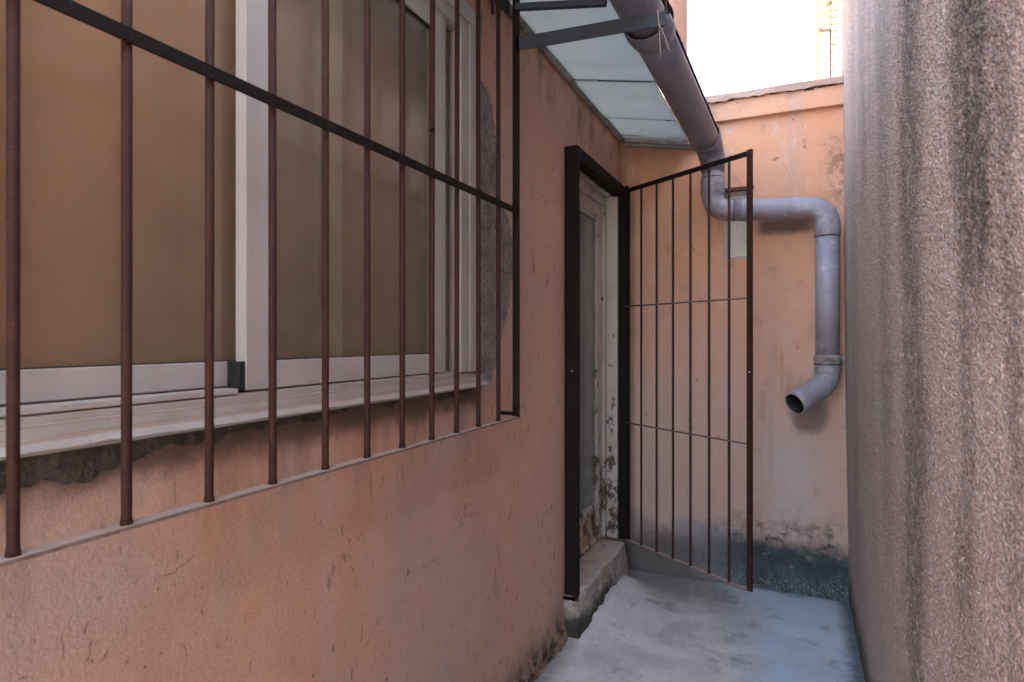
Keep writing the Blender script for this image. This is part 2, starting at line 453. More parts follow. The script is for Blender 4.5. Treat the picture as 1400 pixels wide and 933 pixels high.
def mat_canopy_glass():
    g = G("frosted canopy glass")
    n, l = g.n, g.l
    d = g.step(g.noise(3.5, 5, 0.65), 0.45, 0.75, 0.0, 0.5)
    c = g.mix(d, (0.315, 0.335, 0.33), (0.26, 0.275, 0.265))
    c = g.mix(g.step(g.noise(40, 4, 0.7), 0.68, 0.74, 0.0, 0.5), c, (0.25, 0.25, 0.22))
    # silt gathered at the low far end
    m = g.mul(g.step(g.add(g.y, g.mul(g.sub(g.noise(12, 4, 0.6), 0.5), 0.18)), 3.43, 3.56), g.step(g.noise(25, 5, 0.7), 0.35, 0.6, 0.4, 1.0))
    c = g.mix(g.mul(m, 0.8), c, (0.22, 0.20, 0.18))
    tr = n.new("ShaderNodeBsdfTranslucent")
    l.new(c, tr.inputs[0])
    tp = n.new("ShaderNodeBsdfTransparent")
    l.new(c, tp.inputs[0])
    gl = n.new("ShaderNodeBsdfGlossy")
    gl.inputs[1].default_value = 0.15
    m1 = n.new("ShaderNodeMixShader")
    m1.inputs[0].default_value = 0.22
    l.new(tr.outputs[0], m1.inputs[1])
    l.new(tp.outputs[0], m1.inputs[2])
    m2 = n.new("ShaderNodeMixShader")
    m2.inputs[0].default_value = 0.06
    l.new(m1.outputs[0], m2.inputs[1])
    l.new(gl.outputs[0], m2.inputs[2])
    l.new(m2.outputs[0], g.out.inputs[0])
    return g.m


def mat_window_glass(name, tint, rough=0.16, trans=0.75):
    g = G(name)
    dirt = g.step(g.noise(6, 5, 0.65), 0.4, 0.75, 0.0, 0.5)
    c = g.mix(dirt, tint, tuple(0.8 * t for t in tint))
    g.done(c, g.step(g.noise(9, 4, 0.6), 0.3, 0.7, rough * 0.8, rough * 1.25), g.bump(g.noise(400, 2, 0.5), 0.0002), 0.3)
    g.bsdf.inputs["Transmission Weight"].default_value = trans
    g.bsdf.inputs["IOR"].default_value = 1.45
    return g.m


def mat_simple(name, a, b, rough=0.7, scale=12.0, bump=0.001, spec=0.3):
    g = G(name)
    c = g.mix(g.step(g.noise(scale, 5, 0.65), 0.35, 0.65), a, b)
    return g.done(c, rough, g.bump(g.noise(scale * 6, 3, 0.6), bump), spec)


def mat_curtain():
    g = G("brown curtain")
    c = g.mix(g.step(g.noise(2.2, 3, 0.5, g.stretch(1, 1, 0.6)), 0.35, 0.65), (0.56, 0.27, 0.07), (0.42, 0.24, 0.095))
    c = g.mix(g.step(g.noise(5, 3, 0.5, g.stretch(1, 1, 0.05)), 0.5, 0.7, 0, 0.4), c, (0.32, 0.20, 0.11))
    c = g.mix(g.step(g.y, 0.85, 0.98, 0.0, 0.6), c, (0.36, 0.29, 0.21))
    m = g.mul(g.step(g.add(g.y, g.mul(g.noise(3, 3, 0.5), 0.2)), 0.66, 0.88), g.step(g.add(g.z, g.mul(g.noise(2, 3, 0.5), 0.3)), 0.42, 0.05))  # grey-green patch painted on for the reflection in the left pane
    c = g.mix(g.mul(m, 0.5), c, (0.32, 0.28, 0.17))
    return g.done(c, 0.9, None, 0.1)


def mat_brick():
    g = G("sunlit yellow brick")
    n = g.n.new("ShaderNodeTexBrick")
    g.put(n.inputs["Vector"], g.vec(g.add(g.x, g.y), g.z, 0.0))
    n.inputs["Color1"].default_value = (0.20, 0.095, 0.038, 1)
    n.inputs["Color2"].default_value = (0.26, 0.14, 0.06, 1)
    n.inputs["Mortar"].default_value = (0.30, 0.22, 0.14, 1)
    n.inputs["Scale"].default_value = 1.0
    n.inputs["Mortar Size"].default_value = 0.008
    n.inputs["Brick Width"].default_value = 0.24
    n.inputs["Row Height"].default_value = 0.071
    c = g.mix(g.step(g.noise(0.8, 4, 0.6), 0.4, 0.7, 0.0, 0.5), n.outputs["Color"], (0.30, 0.18, 0.085))
    return g.done(c, 0.85, g.bump(n.outputs["Fac"], -0.004), 0.25)


M = dict(
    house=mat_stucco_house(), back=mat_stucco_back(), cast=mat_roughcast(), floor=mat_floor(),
    cement=mat_cement(), step=mat_cement("old step concrete", (0.46, 0.39, 0.34), (0.32, 0.265, 0.225), True),
    bar=mat_iron("rust red bar paint", (0.034, 0.0125, 0.009), (0.056, 0.022, 0.014), True, 0.7, 0.55),
    rail=mat_iron("black iron paint", (0.009, 0.0068, 0.006), (0.022, 0.012, 0.009), False, 0.5, 0.62),
    gate=mat_iron("dark brown gate paint", (0.050, 0.021, 0.015), (0.024, 0.012, 0.009), True, 0.6, 0.5),
    bracket=mat_iron("slate bracket paint", (0.045, 0.055, 0.072), (0.06, 0.05, 0.05), False, 0.4, 0.5),
    dustrail=mat_iron("dusty flat bar", (0.20, 0.145, 0.12), (0.10, 0.055, 0.04), True, 0.5, 0.7),
    thin=mat_iron("worn round rod", (0.15, 0.12, 0.115), (0.08, 0.04, 0.03), False, 0.5, 0.5),
    white=mat_white("white aluminium", (0.44, 0.395, 0.375), (0.36, 0.305, 0.275), 0.5),
    casing=mat_white("dusty white casing", (0.42, 0.37, 0.345), (0.33, 0.26, 0.215), 0.7),
    peel=mat_white("peeling white paint", (0.52, 0.47, 0.43), (0.36, 0.28, 0.23), 0.7, True),
    sill=mat_sill(), pvc=mat_pvc(), pvcdark=mat_pvc("weathered dark pvc", (0.135, 0.135, 0.18), (0.165, 0.162, 0.205), (0.23, 0.22, 0.25)), canopy=mat_canopy_glass(), curtain=mat_curtain(), brick=mat_brick(),
    pane=mat_window_glass("brown frosted glass", (0.95, 0.82, 0.65), 0.04, 0.90),
    doorpane=mat_window_glass("grey door glass", (0.70, 0.76, 0.74), 0.14),
    ventpane=mat_window_glass("milky vent glass", (0.78, 0.80, 0.70), 0.45, 0.35),
    dark=mat_simple("black rubber", (0.012, 0.012, 0.013), (0.02, 0.02, 0.02), 0.6),
    track=mat_simple("grey track", (0.13, 0.11, 0.10), (0.22, 0.19, 0.175), 0.6, 20),
    trim=mat_simple("grey sealing tube", (0.30, 0.305, 0.30), (0.17, 0.17, 0.165), 0.7, 14, 0.002),
    trimlight=mat_simple("pale sealing strip", (0.36, 0.35, 0.33), (0.22, 0.20, 0.18), 0.8, 18, 0.003),
    coping=mat_simple("brown coping mortar", (0.46, 0.31, 0.25), (0.36, 0.24, 0.19), 0.85, 14, 0.004),
    tar=mat_simple("black tar", (0.03, 0.025, 0.025), (0.06, 0.04, 0.035), 0.7, 20, 0.003),
    pink=mat_simple("faded pink render", (0.27, 0.165, 0.13), (0.31, 0.21, 0.175), 0.9, 3, 0.003),
    siding=mat_simple("cream siding paint", (0.33, 0.235, 0.135), (0.29, 0.20, 0.11), 0.7, 3, 0.001),
    slit=mat_simple("dark reveal", (0.10, 0.055, 0.04), (0.06, 0.035, 0.03), 0.8, 20),
    greyboard=mat_simple("weathered grey boards", (0.20, 0.19, 0.19), (0.30, 0.28, 0.28), 0.85, 6, 0.004),
    wire=mat_simple("pale cable", (0.60, 0.58, 0.55), (0.50, 0.48, 0.45), 0.5),
    string=mat_simple("straw coloured string", (0.50, 0.36, 0.30), (0.42, 0.28, 0.22), 0.7, 40),
    cable=mat_simple("black cable sheath", (0.022, 0.024, 0.026), (0.04, 0.038, 0.036), 0.5),
    whitepanel=mat_simple("white painted panel", (0.80, 0.79, 0.75), (0.74, 0.73, 0.70), 0.6, 2),
    wood=mat_white("rotten door panel", (0.50, 0.385, 0.29), (0.34, 0.235, 0.16), 0.8, True),
    reflector=mat_simple("pale bounce slab", (0.48, 0.45, 0.41), (0.40, 0.37, 0.34), 0.85, 2, 0.003),
    crumble=mat_cement("crumbled dark plaster", (0.10, 0.082, 0.07), (0.05, 0.043, 0.038)),
    earth=mat_simple("bare earth", (0.16, 0.12, 0.09), (0.10, 0.08, 0.06), 0.95, 2),
)


# ------------------------------------------------------------------ geometry helpers
class MB:
    def __init__(s):
        s.v, s.f = [], []

    def box(s, x0, x1, y0, y1, z0, z1):
        b = len(s.v)
        s.v += [(x, y, z) for x in (x0, x1) for y in (y0, y1) for z in (z0, z1)]
        s.f += [tuple(b + i for i in q) for q in ((0, 1, 3, 2), (4, 6, 7, 5), (0, 4, 5, 1), (2, 3, 7, 6), (0, 2, 6, 4), (1, 5, 7, 3))]
        return s

    def beam(s, a, b, w, h, up=(0, 0, 1)):
        """box from a to b: w across, h along 'up'"""
        a, b, up = Vector(a), Vector(b), Vector(up)
        d = (b - a).normalized()
        side = d.cross(up).normalized()
        upv = side.cross(d).normalized()
        k = len(s.v)
        for p in (a, b):
            for i, j in ((-1, -1), (1, -1), (1, 1), (-1, 1)):
                s.v.append(tuple(p + side * (i * w / 2) + upv * (j * h / 2)))
        s.f += [tuple(k + i for i in q) for q in ((3, 2, 1, 0), (4, 5, 6, 7), (0, 1, 5, 4), (1, 2, 6, 5), (2, 3, 7, 6), (3, 0, 4, 7))]
        return s

    def prism(s, poly, axis, a0, a1):
        """poly: 2D outline in the two other axes (x,y,z order), extruded along axis"""
        k, n = len(s.v), len(poly)
        for a in (a0, a1):
            for p, q in poly:
                s.v.append((a, p, q) if axis == 'x' else (p, a, q) if axis == 'y' else (p, q, a))
        s.f.append(tuple(k + i for i in range(n)))
        s.f.append(tuple(k + n + i for i in reversed(range(n))))
        for i in range(n):
            j = (i + 1) % n
            s.f.append((k + j, k + i, k + n + i, k + n + j))
        return s

    def tube(s, pts, rad, n=20, cap=True, a0=0.0, a1=360.0, wall=0.0):
        """sweep along pts; rad number or list; wall>0 makes a real hollow tube, a0..a1 an open (cut) section"""
        pts = [Vector(p) for p in pts]
        rads = rad if isinstance(rad, (list, tuple)) else [rad] * len(pts)
        full = abs(a1 - a0 - 360.0) < 1e-6
        m = n if full else n + 1
        t0 = (pts[1] - pts[0]).normalized()
        ref = Vector((0, 0, 1)) if abs(t0.z) < 0.9 else Vector((0, -1, 0))
        u = (ref - t0 * ref.dot(t0)).normalized()
        rings, inner = [], []
        for i, p in enumerate(pts):
            if i == 0: t = t0
            elif i == len(pts) - 1: t = (pts[-1] - pts[-2]).normalized()
            else: t = ((pts[i + 1] - p).normalized() + (p - pts[i - 1]).normalized()).normalized()
            u = (u - t * u.dot(t)).normalized()
            w = t.cross(u)                       # angle 0 = along w, 90 = along u (up for level tubes)
            for lst, r in ((rings, rads[i]),) + (((inner, rads[i] - wall),) if wall else ()):
                ids = []
                for k in range(m):
                    a = R(a0 + (a1 - a0) * k / n)
                    ids.append(len(s.v))
                    s.v.append(tuple(p + w * (math.cos(a) * r) + u * (math.sin(a) * r)))
                lst.append(ids)
        lim = m if full else m - 1
        for lst, flip in ((rings, False), (inner, True)):
            for i in range(len(lst) - 1):
                A, B = lst[i], lst[i + 1]
                for k in range(lim):
                    q = (A[k], A[(k + 1) % m], B[(k + 1) % m], B[k])
                    s.f.append(q[::-1] if flip else q)
        if wall:
            for e in (0, -1):
                A, B = rings[e], inner[e]
                for k in range(lim):
                    q = (A[k], B[k], B[(k + 1) % m], A[(k + 1) % m])
                    s.f.append(q if e == 0 else q[::-1])
            if not full:
                for i in range(len(rings) - 1):
                    for k in (0, m - 1):
                        q = (rings[i][k], rings[i + 1][k], inner[i + 1][k], inner[i][k])
                        s.f.append(q if k == 0 else q[::-1])
        elif cap:
            s.f.append(tuple(rings[0][::-1]))
            s.f.append(tuple(rings[-1]))
        return s

    def build(s, name, mat, parent=None, smooth=False, bevel=0.0, origin=None):
        off = world_of(parent)
        o0 = Vector(origin) if origin is not None else off.copy()
        me = bpy.data.meshes.new(name)
        me.from_pydata([tuple(Vector(v) - o0) for v in s.v], [], s.f)
        me.materials.append(M[mat])
        if smooth:
            for p in me.polygons:
                p.use_smooth = len(p.vertices) == 4
        me.update()
        o = bpy.data.objects.new(name, me)
        COL.objects.link(o)
        o.parent = parent
        o.location = o0 - off
        if bevel:
            b = o.modifiers.new("bevel", 'BEVEL')
            b.width = bevel
            b.segments = 2
            b.limit_method = 'ANGLE'
            b.angle_limit = R(40)
        return o


def world_of(o):
    v = Vector((0, 0, 0))
    while o is not None:
        v = v + o.location
        o = o.parent
    return v


def thing(name, label, cat, loc, group=None):
    o = bpy.data.objects.new(name, None)
    o.empty_display_size = 0.1
    COL.objects.link(o)
    o.location = loc
    o["label"], o["category"] = label, cat
    if group: o["group"] = group
    return o


def tag(o, label, cat, group=None):
    o["label"], o["category"] = label, cat
    if group: o["group"] = group
    return o


def dup(o, loc):
    c = o.copy()
    COL.objects.link(c)
    c.parent = o.parent
    c.location = Vector(loc) - world_of(o.parent)
    return c


def vnoise(a, b, scale, seed):
    """smooth 2D value noise on numpy arrays, range -1..1"""
    rng = np.random.default_rng(seed)
    n = 256
    tab = rng.uniform(-1, 1, (n, n))
    p, q = a * scale, b * scale
    i, j = np.floor(p).astype(int), np.floor(q).astype(int)
    fx, fy = p - i, q - j
    fx, fy = fx * fx * (3 - 2 * fx), fy * fy * (3 - 2 * fy)
    T = lambda di, dj: tab[(i + di) % n, (j + dj) % n]
    return (T(0, 0) * (1 - fx) + T(1, 0) * fx) * (1 - fy) + (T(0, 1) * (1 - fx) + T(1, 1) * fx) * fy


def pebbles(a, b, size, seed):
    """rounded grains: 0 between grains, up to 1 on top of each; every grain has its own height"""
    rng = np.random.default_rng(seed)
    n = 512
    jx, jy, ht = rng.uniform(0.1, 0.9, (n, n)), rng.uniform(0.1, 0.9, (n, n)), rng.uniform(0.25, 1.0, (n, n))
    p, q = a / size, b / size
    i, j = np.floor(p).astype(int), np.floor(q).astype(int)
    best = np.zeros_like(p)
    for di in (-1, 0, 1):
        for dj in (-1, 0, 1):
            I, J = (i + di) % n, (j + dj) % n
            d2 = (i + di + jx[I, J] - p) ** 2 + (j + dj + jy[I, J] - q) ** 2
            best = np.maximum(best, np.sqrt(np.clip(1 - d2 / 0.42, 0, 1)) * ht[I, J])
    return best


def lines(marks, step):
    out = []
    for a, b in zip(marks[:-1], marks[1:]):
        k = max(1, int(round((b - a) / step)))
        out += [a + (b - a) * i / k for i in range(k)]
    return np.array(out + [marks[-1]])


def sheet(us, vs, holes, fn, flip=False):
    """grid sheet over u,v lines with rectangular holes; fn(U,V) -> X,Y,Z arrays"""
    U, V = np.meshgrid(us, vs, indexing='ij')
    X, Y, Z = fn(U, V)
    nv = len(vs)
    verts = np.stack([X.ravel(), Y.ravel(), Z.ravel()], 1)
    uc, vc = (us[:-1] + us[1:]) / 2, (vs[:-1] + vs[1:]) / 2
    UC, VC = np.meshgrid(uc, vc, indexing='ij')
    keep = np.ones(UC.shape, bool)
    for u0, u1, v0, v1 in holes:
        keep &= ~((UC > u0) & (UC < u1) & (VC > v0) & (VC < v1))
    I, J = np.nonzero(keep)
    q = np.stack([I * nv + J, (I + 1) * nv + J, (I + 1) * nv + J + 1, I * nv + J + 1], 1)
    if flip: q = q[:, ::-1]
    used = np.unique(q)
    remap = np.zeros(len(verts), int)
    remap[used] = np.arange(len(used))
    return verts[used], remap[q]


def mesh_np(name, parts, mat, parent=None, smooth=True):
    vs, fs, off = [], [], 0
    for v, f in parts:
        vs.append(np.asarray(v, float))
        fs.append(np.asarray(f, int) + off)
        off += len(v)
    v, f = np.concatenate(vs), np.concatenate(fs)
    base = world_of(parent)
    v = v - np.array(base)[None, :]
    me = bpy.data.meshes.new(name)
    me.vertices.add(len(v))
    me.vertices.foreach_set("co", v.ravel())
    me.loops.add(len(f) * 4)
    me.loops.foreach_set("vertex_index", f.ravel())
    me.polygons.add(len(f))
    me.polygons.foreach_set("loop_start", np.arange(0, len(f) * 4, 4))
    me.polygons.foreach_set("loop_total", np.full(len(f), 4))
    me.polygons.foreach_set("use_smooth", np.full(len(f), smooth))
    me.materials.append(M[mat])
    me.update(calc_edges=True)
    me.validate()
    o = bpy.data.objects.new(name, me)
    COL.objects.link(o)
    o.parent = parent
    return o


def boxes_np(*bs):
    mb = MB()
    for b in bs: mb.box(*b)
    return np.array(mb.v), np.array(mb.f)


def arc(c, a, b, n=8):
    """quarter-like bend round corner c from point a to point b (quadratic-circular blend)"""
    c, a, b = Vector(c), Vector(a), Vector(b)
    out = []
    for i in range(n + 1):
        t = i / n * math.pi / 2
        k = 1 - math.sin(t)
        m = 1 - math.cos(t)
        out.append(c + (a - c) * k + (b - c) * m)
    return out


# ------------------------------------------------------------------ setting: ground and alley floor
FZ = -1.35
ground = MB().box(-250, 250, -250, 250, -1.9, -1.60).build("ground", "earth")
ground["kind"] = "structure"


def floor_fn(U, V):
    z = FZ + 0.006 * vnoise(U, V, 3.0, 1) + 0.003 * vnoise(U, V, 9.0, 2)
    # concrete haunched up against the doorstep
    d = np.clip((U + 0.60) / -0.26, 0, 1)
    w = np.clip((V - 2.55) / 0.25, 0, 1)
    z = z + 0.085 * (d * d * (3 - 2 * d)) * (w * w * (3 - 2 * w)) * np.clip((3.48 - V) / 0.2, 0, 1)
    return U, V, z


fv, ff = sheet(lines([-1.0, 0.32], 0.025), lines([-1.6, 1.5, 3.66], 0.03), [], floor_fn)
floor = mesh_np("alley_floor", [(fv, ff)], "floor")
floor["kind"] = "structure"
slab = MB().box(-1.0, 0.32, -1.6, 3.66, -1.598, -1.40).build("floor_slab", "step")
slab["kind"] = "structure"
bounce = MB().box(-9.0, 9.0, -14.0, -1.602, -1.598, -1.36).build("bounce_slab", "reflector")  # pale slab added behind the camera to bounce sunlight into the alley
bounce["kind"] = "structure"

# ------------------------------------------------------------------ house on the left
XW = -0.95
house = thing("house", "salmon stucco house side on the left holding the barred window and the doorway", "house", (XW, 1.6, FZ))
WIN = (0.32, 1.775, -0.125, 1.045)
DOOR = (2.675, 3.46, -1.16, 0.825)


def house_fn(U, V):
    d = 0.0020 * vnoise(U, V, 4.0, 3) + 0.0012 * vnoise(U, V, 14.0, 4) + 0.0009 * vnoise(U, V, 60.0, 5)
    damp = np.ones_like(U)
    for y0, y1, z0, z1 in (WIN, DOOR):
        dist = np.maximum(np.maximum(y0 - U, U - y1), np.maximum(z0 - V, V - z1))
        damp *= np.clip(dist / 0.05, 0.0, 1.0)
    foot = np.clip((-1.12 - V) / 0.25, 0, 1)
    foot = foot * foot * (0.022 + 0.012 * vnoise(U, V, 12.0, 6) + 0.006 * vnoise(U, V, 34.0, 7)) * (U < 2.66)
    return XW + d * damp + foot, U, V


hu = lines([-1.6, 0.32, 1.775, 2.675, 3.46, 3.64], 0.014)
hv = lines([-1.58, -1.16, -0.125, 0.825, 1.045, 1.32], 0.014)
front = sheet(hu, hv, [WIN, DOOR], house_fn)
hb = []
for y0, y1, z0, z1 in (WIN, DOOR):             # solid surround behind the plaster skin
    pass
back_boxes = boxes_np(
    (-1.20, XW - 0.006, -1.6, 0.32, -1.58, 1.32), (-1.20, XW - 0.006, 0.32, 1.775, -1.58, -0.125),
    (-1.20, XW - 0.006, 0.32, 1.775, 1.045, 1.32), (-1.20, XW - 0.006, 1.775, 2.675, -1.58, 1.32),
    (-1.20, XW - 0.006, 2.675, 3.46, 0.825, 1.32), (-1.20, XW - 0.006, 2.675, 3.46, -1.58, -1.16),
    (-1.20, XW - 0.006, 3.46, 3.64, -1.58, 1.32))
lip = []
for y0, y1, z0, z1 in (WIN, DOOR):             # reveals bridging skin and core
    v = np.array([(x, y, z) for (y, z) in ((y0, z0), (y1, z0), (y1, z1), (y0, z1)) for x in (XW, XW - 0.008)], float)
    lip.append((v, np.array([(2 * i, 2 * i + 1, (2 * i + 3) % 8, (2 * i + 2) % 8) for i in range(4)])))
mesh_np("wall", [front, back_boxes] + lip, "house", house)
MB().box(-6.0, XW + 0.004, -1.6, 3.64, 1.322, 1.40).build("roof", "coping", house)
MB().box(-6.0, -5.8, -1.6, 3.64, -1.58, 1.32).box(-5.8, -1.2, -1.6, -1.45, -1.58, 1.32).box(-5.8, -1.2, 3.49, 3.64, -1.58, 1.32).build("rear_wall", "pink", house)

# bare cement where the plaster has come off beside the window
outline = [(1.781, 0.86), (1.86, 0.845), (1.905, 0.80), (1.93, 0.70), (1.955, 0.55), (1.975, 0.48), (2.04, 0.44), (2.07, 0.35), (2.075, 0.24),
           (2.05, 0.13), (2.005, 0.05), (1.955, -0.04), (1.925, -0.10), (1.90, -0.14), (1.781, -0.152)]
pts = []
for (a, b), (c, d) in zip(outline, outline[1:] + outline[:1]):
    n = max(2, int(math.hypot(c - a, d - b) / 0.012))
    for i in range(n):
        y, z = a + (c - a) * i / n, b + (d - b) * i / n
        if y > 1.79:
            y += random.uniform(-0.008, 0.008)
            z += random.uniform(-0.006, 0.006)
        pts.append((y, z))
MB().prism(pts, 'x', XW - 0.02, XW + 0.0035).build("cement_patch", "cement", house)
pts2 = [(1.79, 0.94), (1.80, 1.06), (1.835, 1.09), (1.83, 0.98), (1.81, 0.93)]
MB().prism(pts2, 'x', XW - 0.02, XW + 0.0030).build("cement_patch", "cement", house)

def ragged(y0, y1, top, depth, seed):
    n = int((y1 - y0) / 0.006)
    ys = np.linspace(y0, y1, n + 1)
    d = np.array([depth(y) for y in ys]) + 0.020 * vnoise(ys, ys * 0, 7.0, seed) + 0.011 * vnoise(ys, ys * 0, 23.0, seed + 1) + 0.006 * vnoise(ys, ys * 0, 61.0, seed + 2) + 0.003 * vnoise(ys, ys * 0, 140.0, seed + 3)
    low = [(float(y), top - max(0.006, float(q))) for y, q in zip(ys, d)]
    m = MB()
    for (ya, za), (yb, zb) in zip(low[:-1], low[1:]):
        m.prism([(ya, za), (yb, zb), (yb, top), (ya, top)], 'x', XW - 0.02, XW + 0.0030)
    return m


ragged(0.15, 1.80, -0.150, lambda y: 0.042 if y < 0.80 else 0.042 - 0.028 * min(1, (y - 0.80) / 0.15), 5).build("crumbled_plaster", "crumble", house)

# ---- window: fixed casing, two sliding sashes, sill
Y0, Y1, Z0, Z1 = WIN
win = MB()
win.box(-1.06, -0.944, Y1 - 0.09, Y1, Z0 + 0.02, Z1).box(-1.06, -0.944, Y0, Y0 + 0.06, Z0 + 0.02, Z1)
win.box(-1.06, -0.944, Y0 + 0.06, Y1 - 0.09, Z1 - 0.085, Z1)
win.box(-1.06, -0.958, Y0 + 0.06, Y1 - 0.09, Z0 + 0.0, Z0 + 0.022)
win.box(-0.944, -0.936, Y1 - 0.045, Y1 + 0.004, Z0 + 0.02, Z1 - 0.049).box(-0.944, -0.936, Y0, Y1 + 0.004, Z1 - 0.048, Z1 + 0.004)
window = win.build("window", "casing", house, bevel=0.0025)
MB().box(-1.058, -1.040, Y1 - 0.150, Y1 - 0.091, Z0 + 0.025, Z1 - 0.087).box(-1.024, -1.018, Y1 - 0.150, Y1 - 0.0905, Z0 + 0.025, Z1 - 0.087) \
    .box(-0.992, -0.986, Y1 - 0.120, Y1 - 0.0905, Z0 + 0.025, Z1 - 0.087).build("track", "track", window)
prof = [(-0.956, -0.172), (-0.956, -0.1065), (-0.950, -0.1070), (-0.9485, -0.1085), (-0.948, -0.1175), (-0.940, -0.1185), (-0.939, -0.1200), (-0.937, -0.1355),
        (-0.931, -0.1370), (-0.924, -0.1430), (-0.9185, -0.1490), (-0.9175, -0.1500), (-0.9182, -0.1522), (-0.935, -0.1560), (-0.945, -0.160)]
sm, sny = MB(), 160
for i in range(sny + 1):
    y = 0.20 + (1.826 - 0.20) * i / sny
    ya = np.array([y])
    w1, w2 = float(vnoise(ya, ya * 0, 5.0, 61)[0]), float(vnoise(ya, ya * 0, 45.0, 62)[0])
    chip = 0.006 * max(0.0, float(vnoise(ya, ya * 0, 17.0, 63)[0]) - 0.45) / 0.55
    for k, (x, z) in enumerate(prof):
        q = 1.0 if 9 <= k <= 12 else 0.3 if 1 < k < 14 else 0.0
        sm.v.append((x + q * (0.0008 * w1 + 0.0006 * w2 - chip), y, z + q * (0.0008 * w1 + 0.0005 * w2 + 0.35 * chip)))
    if i:
        n = len(prof)
        a, b = (i - 1) * n, i * n
        sm.f += [(a + k, a + k + 1, b + k + 1, b + k) for k in range(n - 1)]
sm.f += [tuple(range(len(prof))), tuple(reversed(range(sny * len(prof), (sny + 1) * len(prof))))]
sill = sm.build("sill", "sill", window)


def sash(xf, ya, yb, za, zb, st, rb, rt, dep):
    m = MB()
    m.box(xf - dep, xf, ya, ya + st, za, zb).box(xf - dep, xf, yb - st, yb, za, zb)
    m.box(xf - dep, xf - 0.002, ya + st, yb - st, za, za + rb).box(xf - dep, xf - 0.002, ya + st, yb - st, zb - rt, zb)
    s_ = m.build("sash", "white", window, bevel=0.002)
    p_ = MB().box(xf - dep * 0.5 - 0.002, xf - dep * 0.5 + 0.002, ya + st - 0.006, yb - st + 0.006, za + rb - 0.006, zb - rt + 0.006).build("pane", "pane", window)
    k = MB()
    for (a, b, c, d) in ((ya + st, ya + st + 0.004, za + rb, zb - rt), (yb - st - 0.004, yb - st, za + rb, zb - rt),
                         (ya + st + 0.004, yb - st - 0.004, zb - rt - 0.006, zb - rt), (ya + st + 0.004, yb - st - 0.004, za + rb, za + rb + 0.002)):
        k.box(xf - dep * 0.5 + 0.0025, xf - 0.006, a, b, c, d)
    k.build("gasket", "dark", window)
    return s_


ZB, ZT = -0.100, 0.962
sash(-0.990, 0.412, 1.185, ZB + 0.008, ZT, 0.055, 0.048, 0.055, 0.028)     # inner track
sash(-0.956, 0.868, 1.612, ZB, ZT, 0.066, 0.056, 0.060, 0.028)             # outer track
MB().box(-0.990, -0.957, 0.855, 0.8670, -0.098, -0.044).build("rubber_stop", "dark", window)
MB().box(-0.986, -0.950, 0.38, 0.845, -0.1035, -0.0935).build("lower_track", "white", window, bevel=0.001)
MB().box(-1.115, -1.068, Y0 - 0.02, Y1 + 0.02, Z0 - 0.02, Z1 + 0.02).build("curtain", "curtain", window)

# ---- doorway
D0, D1, DZ0, DZ1 = DOOR
SZ = -1.13
df = MB()
df.box(-1.06, -0.985, D0, D0 + 0.045, SZ, DZ1).box(-1.06, -0.985, D1 - 0.045, D1, SZ, DZ1).box(-1.06, -0.985, D0 + 0.045, D1 - 0.045, DZ1 - 0.075, DZ1)
door = df.build("door", "peel", house, bevel=0.003)
jm = MB().box(-0.985, -0.922, D1 - 0.016, D1, SZ, DZ1 - 0.021).box(-0.950, -0.922, D1 + 0.0005, D1 + 0.03, SZ, DZ1 - 0.021).box(-0.985, -0.949, D0, D0 + 0.012, SZ, DZ1 - 0.01)
jm.build("plaster_jamb", "peel", door, bevel=0.003)
lf = MB()
L0, L1, LT = D0 + 0.048, D1 - 0.048, DZ1 - 0.078
lf.box(-1.045, -1.002, L0, L0 + 0.075, SZ + 0.006, LT).box(-1.045, -1.002, L1 - 0.075, L1, SZ + 0.006, LT)
lf.box(-1.045, -1.003, L0 + 0.075, L1 - 0.075, LT - 0.075, LT).box(-1.045, -1.003, L0 + 0.075, L1 - 0.075, -0.955, -0.915)
lf.box(-1.045, -1.003, L0 + 0.075, L1 - 0.075, SZ + 0.006, SZ + 0.03)
lf.build("door_leaf", "peel", door, bevel=0.003)
MB().box(-1.035, -1.012, L0 + 0.075, L1 - 0.075, SZ + 0.03, -0.955).build("door_panel", "wood", door)
MB().box(-1.026, -1.021, L0 + 0.070, L1 - 0.070, -0.92, LT - 0.070).build("pane", "doorpane", door)
bd = MB()
for (a, b, c, d) in ((L0 + 0.075, L0 + 0.087, -0.915, LT - 0.075), (L1 - 0.087, L1 - 0.075, -0.915, LT - 0.075),
                     (L0 + 0.087, L1 - 0.087, LT - 0.090, LT - 0.075), (L0 + 0.087, L1 - 0.087, -0.915, -0.902)):
    bd.box(-1.020, -1.008, a, b, c, d)
bd.build("glazing_bead", "peel", door, bevel=0.002)
MB().box(-1.19, -1.13, D0 - 0.02, D1 + 0.02, SZ, DZ1 + 0.01).build("lining", "greyboard", door)

# ragged plaster over the door head
hp = MB()
y = D0
while y < D1 - 0.02:
    w = random.uniform(0.02, 0.05)
    hp.box(-0.984, -0.951 + random.uniform(-0.012, 0.0), y, min(y + w, D1 - 0.018), DZ1 - random.uniform(0.012, 0.03), DZ1 - 0.001)
    y += w + 0.001
hp.build("broken_plaster", "peel", house, bevel=0.003)


# doorstep: worn concrete block with a chipped, mossy end
def step_fn_top(U, V):
    z = SZ + 0.004 * vnoise(U, V, 9.0, 31) - 0.010 * np.clip((U + 0.878) / 0.012, 0, 1) ** 2
    z -= 0.028 * np.clip((2.72 - V) / 0.10, 0, 1) ** 1.5
    e = (U > -0.884)
    return U + (0.006 * vnoise(V, V * 0 + 2, 8.0, 32) - 0.028 * np.clip((2.72 - V) / 0.10, 0, 1) ** 1.5) * e, V, z


